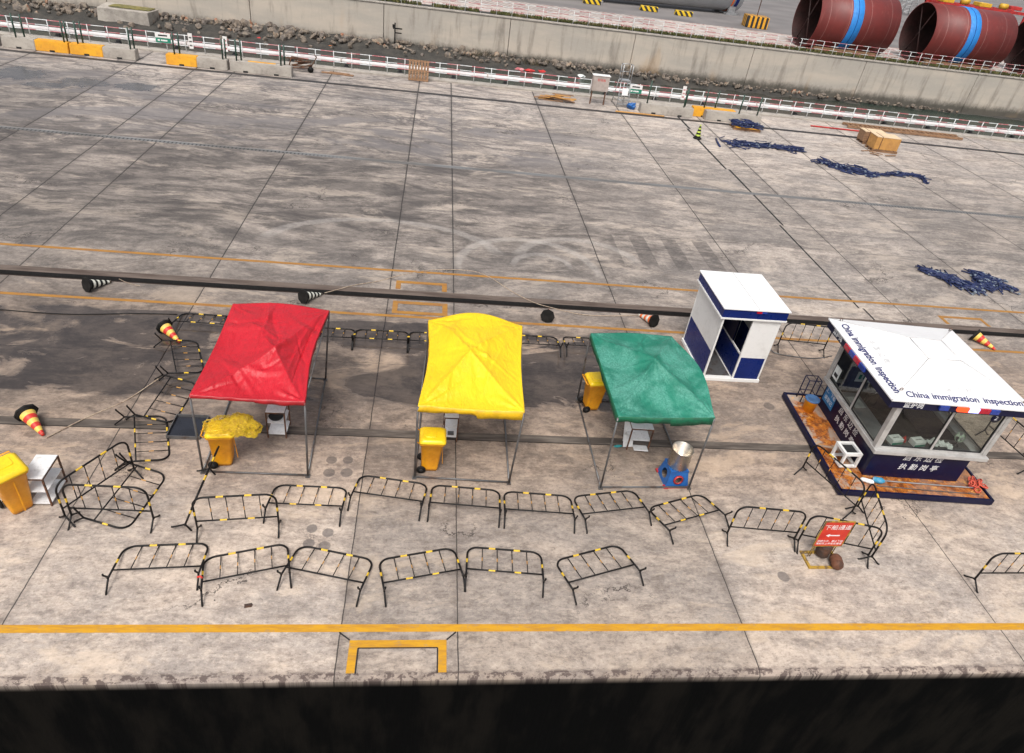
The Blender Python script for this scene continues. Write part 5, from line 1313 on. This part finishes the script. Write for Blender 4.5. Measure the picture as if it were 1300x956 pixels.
# wood lattice and red pole along the railing right
t = thing('wooden_ladder', 'long brown wooden ladder lying along the foot of the railing on the right', 'ladder', (31.5, 43.15, 0), R(-1.2))
for sy in (-.35, .35): mb = MB(); mb.box((0, sy, .12), (8.4, .10, .14)); mb.build('side_rail', M['wood'], t)
for k in range(24): mb = MB(); mb.box((-4.0+k*.35, 0, .14), (.07, .60, .05)); mb.build('rung', M['wood'], t)
line('pole', 'dull red pole lying on the apron between the far rail and the railing', [(24.4, 42.3, .05), (27, 42.25, .05), (29.3, 42.2, .05)], .05, M['redpaint'], 'pole')
line('pole', 'orange brown bar lying in the far cable slot below the railing sign', [(10.9, 40.95, .04), (12.2, 40.95, .04), (14.0, 40.92, .04)], .05, M['ply'], 'pole')
# crates
def crate(label, c, d, rz, zb, m='ply'):
    t = thing('wooden_crate', label, 'crate', (c[0], c[1], zb), rz, 'plywood crates on the far apron')
    mb = MB(); mb.box((0, 0, d[2]/2), (d[0], d[1], d[2]-.02), bev=.01); mb.build('sides', M[m], t)
    mb = MB(); mb.box((0, 0, d[2]), (d[0]+.03, d[1]+.03, .03)); mb.build('top_panel', M['plytop'], t)
    mb = MB()
    for sx in (-.28,): mb.box((sx*d[0], 0, d[2]/2+.01), (.04, d[1]+.036, d[2]+.024))
    mb.build('strap_band', M['rust'], t)
    return t
def pallet(label, c, d, rz):
    t = thing('crate_pallet', label, 'pallet', (c[0], c[1], 0), rz, 'pallets under loads')
    for k in range(3): mb = MB(); mb.box((0, (-1+k)*d[1]*.42, .06), (d[0], .1, .12)); mb.build('bearer', M['wood'], t)
    for k in range(6): mb = MB(); mb.box((-d[0]/2+(k+.5)*d[0]/6, 0, .135), (d[0]/8, d[1], .03)); mb.build('board', M['wood'], t)
pallet('pallet under the large plywood crate', (27.12, 38.35), (1.6, 1.0), R(-4)); crate('large orange brown plywood crate with a pale top', (27.12, 38.38), (1.5, .92, .74), R(-4), .15)
pallet('pallet under the smaller plywood crate behind', (27.2, 39.75), (1.4, .9), R(-4)); crate('smaller plywood crate half hidden behind the large one', (27.1, 39.75), (1.35, .8, .62), R(-4), .15, 'wood')
mb = MB()
for k in range(5): mb.box((rnd.uniform(-.9, .9), rnd.uniform(-.5, .5), .02+.01*k), (rnd.uniform(.4, 1.2), .08, .03), Matrix.Rotation(rnd.uniform(-.8, .8), 3, 'Z'))
tag(mb.build('wood_scraps', M['wood'], loc=(26.4, 37.75, 0)), 'scattered broken wood scraps in front of the plywood crates', 'wood scraps', kind='stuff')
# strap crate
pallet('low pallet carrying the bundle of blue straps near the far rail', (18.95, 40.05), (1.7, .9), R(-5))
# strap heaps
def heap(name, label, pts, n, wid, seed, loops=14, h=.12, loc=None, lin=(.25, .75)):
    r_ = random.Random(seed); mb = MB(); seg = [Vector(p) for p in pts]
    def pick():
        u = r_.random()*(len(seg)-1); i = int(u); p = seg[i].lerp(seg[i+1], u-i); return p, (seg[i+1]-seg[i]).normalized(), wid[i] if isinstance(wid, (list, tuple)) else wid
    for k in range(n):
        p, d, w_ = pick(); q = Vector((-d.y, d.x, 0)); a_ = r_.gauss(0, .55); dd = d*math.cos(a_)+q*math.sin(a_); L = r_.uniform(*lin); p = p+q*r_.gauss(0, w_)+Vector((0, 0, .03+r_.random()*h)); mb.mi = 0
        bend = q*r_.uniform(-.12, .12)
        mb.tube([p-dd*L/2, p+bend*.7, p+dd*L/2+bend], r_.uniform(.018, .032), 5)
        if r_.random() < .28: mb.mi = 1; mb.box(p+dd*L/2, (.09, .07, .05), Matrix.Rotation(a_, 3, 'Z')); mb.mi = 0
    for k in range(loops):
        p, d, w_ = pick(); q = Vector((-d.y, d.x, 0)); p = p+q*r_.gauss(0, w_*1.3)+Vector((0, 0, .04)); R1 = r_.uniform(.10, .22); ph = r_.random()*6
        mb.tube([p+Vector((math.cos(ph+j*.7)*R1*1.3, math.sin(ph+j*.7)*R1*.8, .02*math.sin(j))) for j in range(8)], .024, 5)
    for k in range(9):
        off = r_.uniform(-1, 1); ph = r_.random()*6; pp = []
        for i in range(len(seg)-1):
            d = (seg[i+1]-seg[i]).normalized(); q = Vector((-d.y, d.x, 0)); w_ = wid[i] if isinstance(wid, (list, tuple)) else wid
            for j in range(6):
                u = j/6; pp.append(seg[i].lerp(seg[i+1], u)+q*w_*(off+.7*math.sin(ph+len(pp)*1.1))+Vector((0, 0, .03+.05*abs(math.sin(ph+len(pp)*.7)))))
        mb.tube(pp, .022, 5)
    o = mb.build(name, [M['strap'], M['strapw']]); tag(o, label, 'strap heap', 'heaps of blue lashing straps', 'stuff'); return o
heap('strap_heap', 'heap of dark blue lashing straps spread below the black and yellow cone\'s right', [P(923, 183), P(945, 184), P(965, 186), P(990, 188), P(1018, 192)], 150, [.35, .22, .28, .30], 11)
heap('strap_heap', 'long heap of blue lashing straps nearest the plywood crates', [P(1040, 204), P(1060, 213), P(1085, 217), P(1105, 222)], 130, [.28, .40, .30], 12)
heap('strap_heap', 'thin tail of blue straps trailing right of the long heap', [P(1105, 223), P(1135, 222), P(1150, 222), P(1168, 224), P(1176, 234)], 40, [.10, .22, .10, .08], 13)
heap('strap_heap', 'blue strap heap tapering left, nearest the kiosk roof', [P(1170, 344), P(1190, 350), P(1210, 357), P(1232, 367), P(1240, 370)], 230, [.09, .16, .20, .12], 14)
heap('strap_heap', 'ring shaped blue strap heap at the right edge nearest the kiosk', [P(1232, 347), P(1250, 353), P(1262, 360), P(1256, 369), P(1246, 362), P(1240, 351)], 190, [.10, .10, .12, .10, .08], 15)
heap('strap_heap', 'tail of blue strap ending the ring shaped heap at the right', [P(1262, 359), P(1272, 364), P(1284, 370)], 36, .06, 16)
h2 = heap('strap_heap', 'blue straps piled on the low pallet near the far rail', [Vector((18.2, 40.05, .18)), Vector((19.7, 40.0, .18))], 150, .25, 17, h=.22)
mb = MB(); mb.tube([P(909, 176, .04), P(911, 181, .04), P(914, 186, .04)], .06, 6); tag(mb.build('strap', M['strap']), 'single rolled blue strap lying left of the farthest strap heap', 'strap')
mb = MB(); mb.box((0, 0, .17), (1.5, .8, .04), bev=.01); tag(mb.build('orange_sheet', M['yconcrete'], loc=(18.95, 39.95, 0), rot=(0, 0, R(-5))), 'orange sheet under the straps on the low pallet', 'sheet')

# ================================================================== CHANNEL THINGS
p = aty(165, 22, 70.8)
t = thing('broken_concrete_block', 'big broken concrete block with a mossy top at the foot of the far wall', 'concrete block', (p.x, 70.6, -4.3), R(-4))
mb = MB(); mb.box((0, 0, .75), (4.6, 2.3, 1.5), bev=.06)
for v in mb.b.verts: v.co += Vector((mn.noise(v.co*1.3), mn.noise(v.co*1.3+Vector((5, 0, 0))), mn.noise(v.co+Vector((9, 0, 0)))))*.18
mb.build('block', M['concrete'], t)
mb = MB(); mb.box((.3, .3, 1.54), (3.6, 1.4, .06), bev=.02); mb.build('moss', mat('moss', (.20, .17, .05), (.10, .10, .04), 2, .9), t)
p = aty(501, 60, 71.6); t = thing('gauge_post', 'thin black post with a small marked board before the far wall', 'gauge', (p.x, 71.6, -4.2))
mb = MB(); mb.tube([(0, 0, 0), (0, 0, 2.6)], .07, 6); mb.build('post', M['rubber'], t)
mb = MB(); mb.box((.25, 0, 2.1), (.9, .03, .12)); mb.box((.3, 0, 1.7), (.7, .03, .10)); mb.box((-.1, 0, 2.3), (.3, .03, .3)); mb.build('board', M['rubber'], t)
for i, (px, py, m, lb) in enumerate(((418, 47, 'orange_debris', 'orange rag on the rocks left of the gauge post'), (330, 50, 'redtxt', 'red litter on the rocks at the left'), (673, 84, 'redtxt', 'scrap of red litter by the water edge, left one'), (688, 91, 'redtxt', 'scrap of red litter by the water edge, right one'), (393, 54, 'paper', 'white litter on the rocks below the wall'), (660, 82, 'rfence', 'dull red litter left of the other two scraps'), (738, 92, 'paper', 'pale litter floating at the foot of the wall'))):
    p = aty(px, py, 69.6); mb = MB(); bmesh.ops.create_icosphere(mb.b, subdivisions=2, radius=.5)
    for v in mb.b.verts: v.co = Vector((v.co.x*.9, v.co.y*.6, v.co.z*.3))*(1+.5*mn.noise(v.co*3+Vector((i, 0, 0))))
    tag(mb.build('litter', M[m], loc=(p.x, 69.4, -4.0 if px < 640 else -4.15)), lb, 'litter', 'litter along the channel')

# ================================================================== YARD BEHIND
def bigpipe(label, x0, x1, yc, r, strapx, strapw=1.25):
    t = thing('steel_pipe', label, 'steel pipe', ((x0+x1)/2, yc, 0), 0, 'huge red steel pipes')
    rot = Matrix.Rotation(R(90), 3, 'Y'); L = x1-x0
    mb = MB(); mb.lathe([(r-.07, -L/2), (r, -L/2), (r, L/2), (r-.07, L/2)], 72, (0, 0, r), rot); mb.build('shell', M['primer'], t, recalc=True)
    mb = MB(); mb.lathe([(r-.072, -L/2+.01), (r-.072, L/2-.01)], 72, (0, 0, r), rot); mb.build('inner_face', M['primershade'], t)
    for e in (-L/2+.25, L/2-.25):
        for a_ in (R(62), R(118)):
            mb = MB(); c, s = math.cos(a_)*(r-.1), math.sin(a_)*(r-.1); mb.tube([(e, c, r+s), (e, -c, r-s)], .06, 8); mb.build('brace', M['primershade'], t)
    mb = MB(); w2 = strapw/2; n_ = 72; ring0 = []
    mb.lathe([(r+.005, strapx-w2), (r+.04, strapx-w2+.02), (r+.04, strapx+w2-.02), (r+.005, strapx+w2)], n_, (0, 0, r), rot); sl = mb.build('sling', M['bluestrap'], t)
    mb = MB(); mb.lathe([(r+.045, strapx-.03), (r+.05, strapx), (r+.045, strapx+.03)], n_, (0, 0, r), rot); mb.build('sling_seam', M['blue'], sl)
    for sy in (-1, 1):
        mb = MB(); mb.box((0, sy*1.9, .22), (L*.8, .5, .44)); mb.build('chock', M['wood'], t)
bigpipe('huge red steel pipe with a blue sling, left one of those by the far railing', 39.0, 48.0, 76.2, 2.9, -.35)
bigpipe('huge red steel pipe with a blue sling, in the middle by the far railing', 52.0, 61.6, 76.0, 2.9, -.2)
bigpipe('huge red steel pipe cut off by the right edge of the photo', 65.6, 75.0, 76.2, 2.9, 0)
# tower section
a_ = Vector((14.0, 91.2, 0)); b_ = Vector((40.0, 96.6, 0)); d = (b_-a_).normalized(); ang = math.atan2(d.y, d.x); c = (a_+b_)/2-d*8+Vector((-d.y, d.x, 0))*1.5
t = thing('tower_section', 'long pale grey steel tower section lying at the top edge of the photo', 'tower section', (c.x, c.y, 0), ang); rot = Matrix.Rotation(R(90), 3, 'Y')
L = 42; r = 2.1
mb = MB(); mb.lathe([(r-.1, -L/2), (r, -L/2), (r, L/2), (r-.1, L/2)], 64, (0, 0, r+.3), rot); mb.build('shell', M['towerwhite'], t)
mb = MB(); mb.lathe([(0, 0), (r-.1, 0)], 64, (L/2-.05, 0, r+.3), rot); mb.build('end_cover', M['blue'], t)
mb = MB(); mb.lathe([(r+.02, -.25), (r+.06, -.2), (r+.06, .2), (r+.02, .25)], 64, (L/2-.9, 0, r+.3), rot); mb.build('end_ring', M['blue'], t)
mb = MB(); mb.lathe([(r+.02, -.12), (r+.05, -.1), (r+.05, .1), (r+.02, .12)], 64, (L/2-1.5, 0, r+.3), rot); mb.build('orange_ring', M['cor'], t)
for e in (-L/2+2, 0, L/2-1.2):
    for sy in (-1, 1): mb = MB(); mb.box((e, sy*1.5, .7), (1.0, .35, 1.4)); mb.box((e, sy*1.5, .12), (1.8, .6, .24)); mb.build('saddle_foot', M['grey'], t)
    mb = MB(); mb.box((e, 0, .15), (.6, 3.2, .3)); mb.build('cross_beam', M['grey'], t)
for i, (px, py, lb) in enumerate(((751, 5, 'yellow and black striped block before the tower section, leftmost of three'), (823, 14, 'yellow and black striped block before the tower section, middle of three'), (867, 20, 'yellow and black striped block before the tower section, rightmost of three'))):
    p = at(px, py); mb = MB(); mb.box((0, 0, .28), (2.2, .7, .56), bev=.05); tag(mb.build('striped_block', M['hazard'], loc=p), lb, 'kerb block', 'striped kerb blocks')
p = at(960, 36); t = thing('striped_bollard_block', 'large black and orange striped block with a pole near the tower section end', 'block', (p.x, p.y+.8, 0), R(-6))
mb = MB(); mb.box((0, 0, .65), (2.7, 1.9, 1.3), bev=.06); mb.build('block', M['hazardv'], t)
mb = MB(); mb.tube([(0, 0, 1.3), (0, 0, 7)], .05, 8); mb.build('pole', M['rust'], t)
# small machinery behind the pipes
def mach(label, px, py, Y, w_, h_, d_, m1, m2):
    p = aty(px, py, Y); z = max(.4, p.z); t = thing('machine', label, 'machinery', (p.x, Y, 0)); hw_ = w_/2
    mb = MB(); 
    for sx in (-1, 1):
        for sy in (-1, 1): mb.box((sx*(hw_-.12), sy*(d_/2-.12), z/2), (.24, .24, z))
    mb.build('legs_frame', M[m1], t)
    mb = MB(); mb.box((0, -d_/2+.1, z), (w_, .3, .35)); mb.box((0, d_/2-.1, z), (w_, .3, .35))
    k = -hw_+.5
    while k < hw_: mb.box((k, 0, z), (.2, d_-.4, .25)); k += 1.1
    mb.build('top_frame', M[m1], t)
    mb = MB(); mb.box((-w_*.25, 0, z+.4), (w_*.22, d_*.5, .45), bev=.05); mb.build('gear_box', M[m2], t)
    mb = MB(); mb.lathe([(0, -.5), (.35, -.5), (.35, .5), (0, .5)], 16, (w_*.15, 0, z+.5), Matrix.Rotation(R(90), 3, 'Y')); mb.build('drum', M[m2], t)
mach('red steel frame with a yellow drum behind the middle red pipe, left one', 1214, 6, 92, 7, 1, 3, 'redpaint', 'ypaint')
mach('red steel frame with a yellow drum behind the middle red pipe, right one', 1262, 12, 96, 8, 1, 3, 'redpaint', 'ypaint')
mach('grey steel frame with a red drum at the top right corner of the photo', 1300, 16, 100, 8, 1, 3, 'grey', 'redpaint')
p = at(1160, 22); t = thing('lattice_stand', 'light grey lattice stand between the two left red pipes', 'lattice', (p.x, p.y+3, 0))
mb = MB()
for sx in (-1, 1):
    for sy in (-1, 1): mb.tube([(sx*1.3, sy*1.0, 0), (sx*.8, sy*.7, 4.2)], .08, 6)
mb.build('leg_frame', M['grey'], t)
mb = MB()
for k in range(5):
    z = .5+k*.8; s_ = 1.3-.12*k
    for sy in (-1, 1): mb.tube([(-s_, sy*.9, z), (s_, sy*.9, z+.7)], .05, 6); mb.tube([(-s_, sy*.9, z), (s_, sy*.9, z)], .05, 6)
mb.build('lattice_brace', M['grey'], t)

# ================================================================== LIGHT
EL, AZ = R(58), R(200)          # sun azimuth measured clockwise from +Y (north)
world = bpy.data.worlds.new('World'); scene.world = world; world.use_nodes = True
nt_ = world.node_tree; nt_.nodes.clear()
sky = nt_.nodes.new('ShaderNodeTexSky'); sky.sky_type = 'NISHITA'; sky.sun_disc = False; sky.sun_elevation = EL; sky.sun_rotation = AZ
sky.air_density = 1.0; sky.dust_density = 6.0; sky.ozone_density = .6; sky.altitude = 0
bg = nt_.nodes.new('ShaderNodeBackground'); bg.inputs[1].default_value = .15; wo = nt_.nodes.new('ShaderNodeOutputWorld')
hs = nt_.nodes.new('ShaderNodeHueSaturation'); hs.inputs['Saturation'].default_value = .35
nt_.links.new(sky.outputs[0], hs.inputs['Color']); nt_.links.new(hs.outputs[0], bg.inputs[0]); nt_.links.new(bg.outputs[0], wo.inputs[0])
ld = bpy.data.lights.new('sun', 'SUN'); ld.energy = 1.5; ld.angle = R(18); ld.color = (1, .96, .90)
lo = bpy.data.objects.new('sun', ld); COL.objects.link(lo)
sd = Vector((math.sin(AZ)*math.cos(EL), math.cos(AZ)*math.cos(EL), math.sin(EL)))
lo.rotation_euler = sd.to_track_quat('Z', 'Y').to_euler()
vs_ = scene.view_settings; vs_.view_transform = 'Standard'; vs_.look = 'None'; vs_.exposure = .2; vs_.gamma = 1; vs_.use_curve_mapping = False
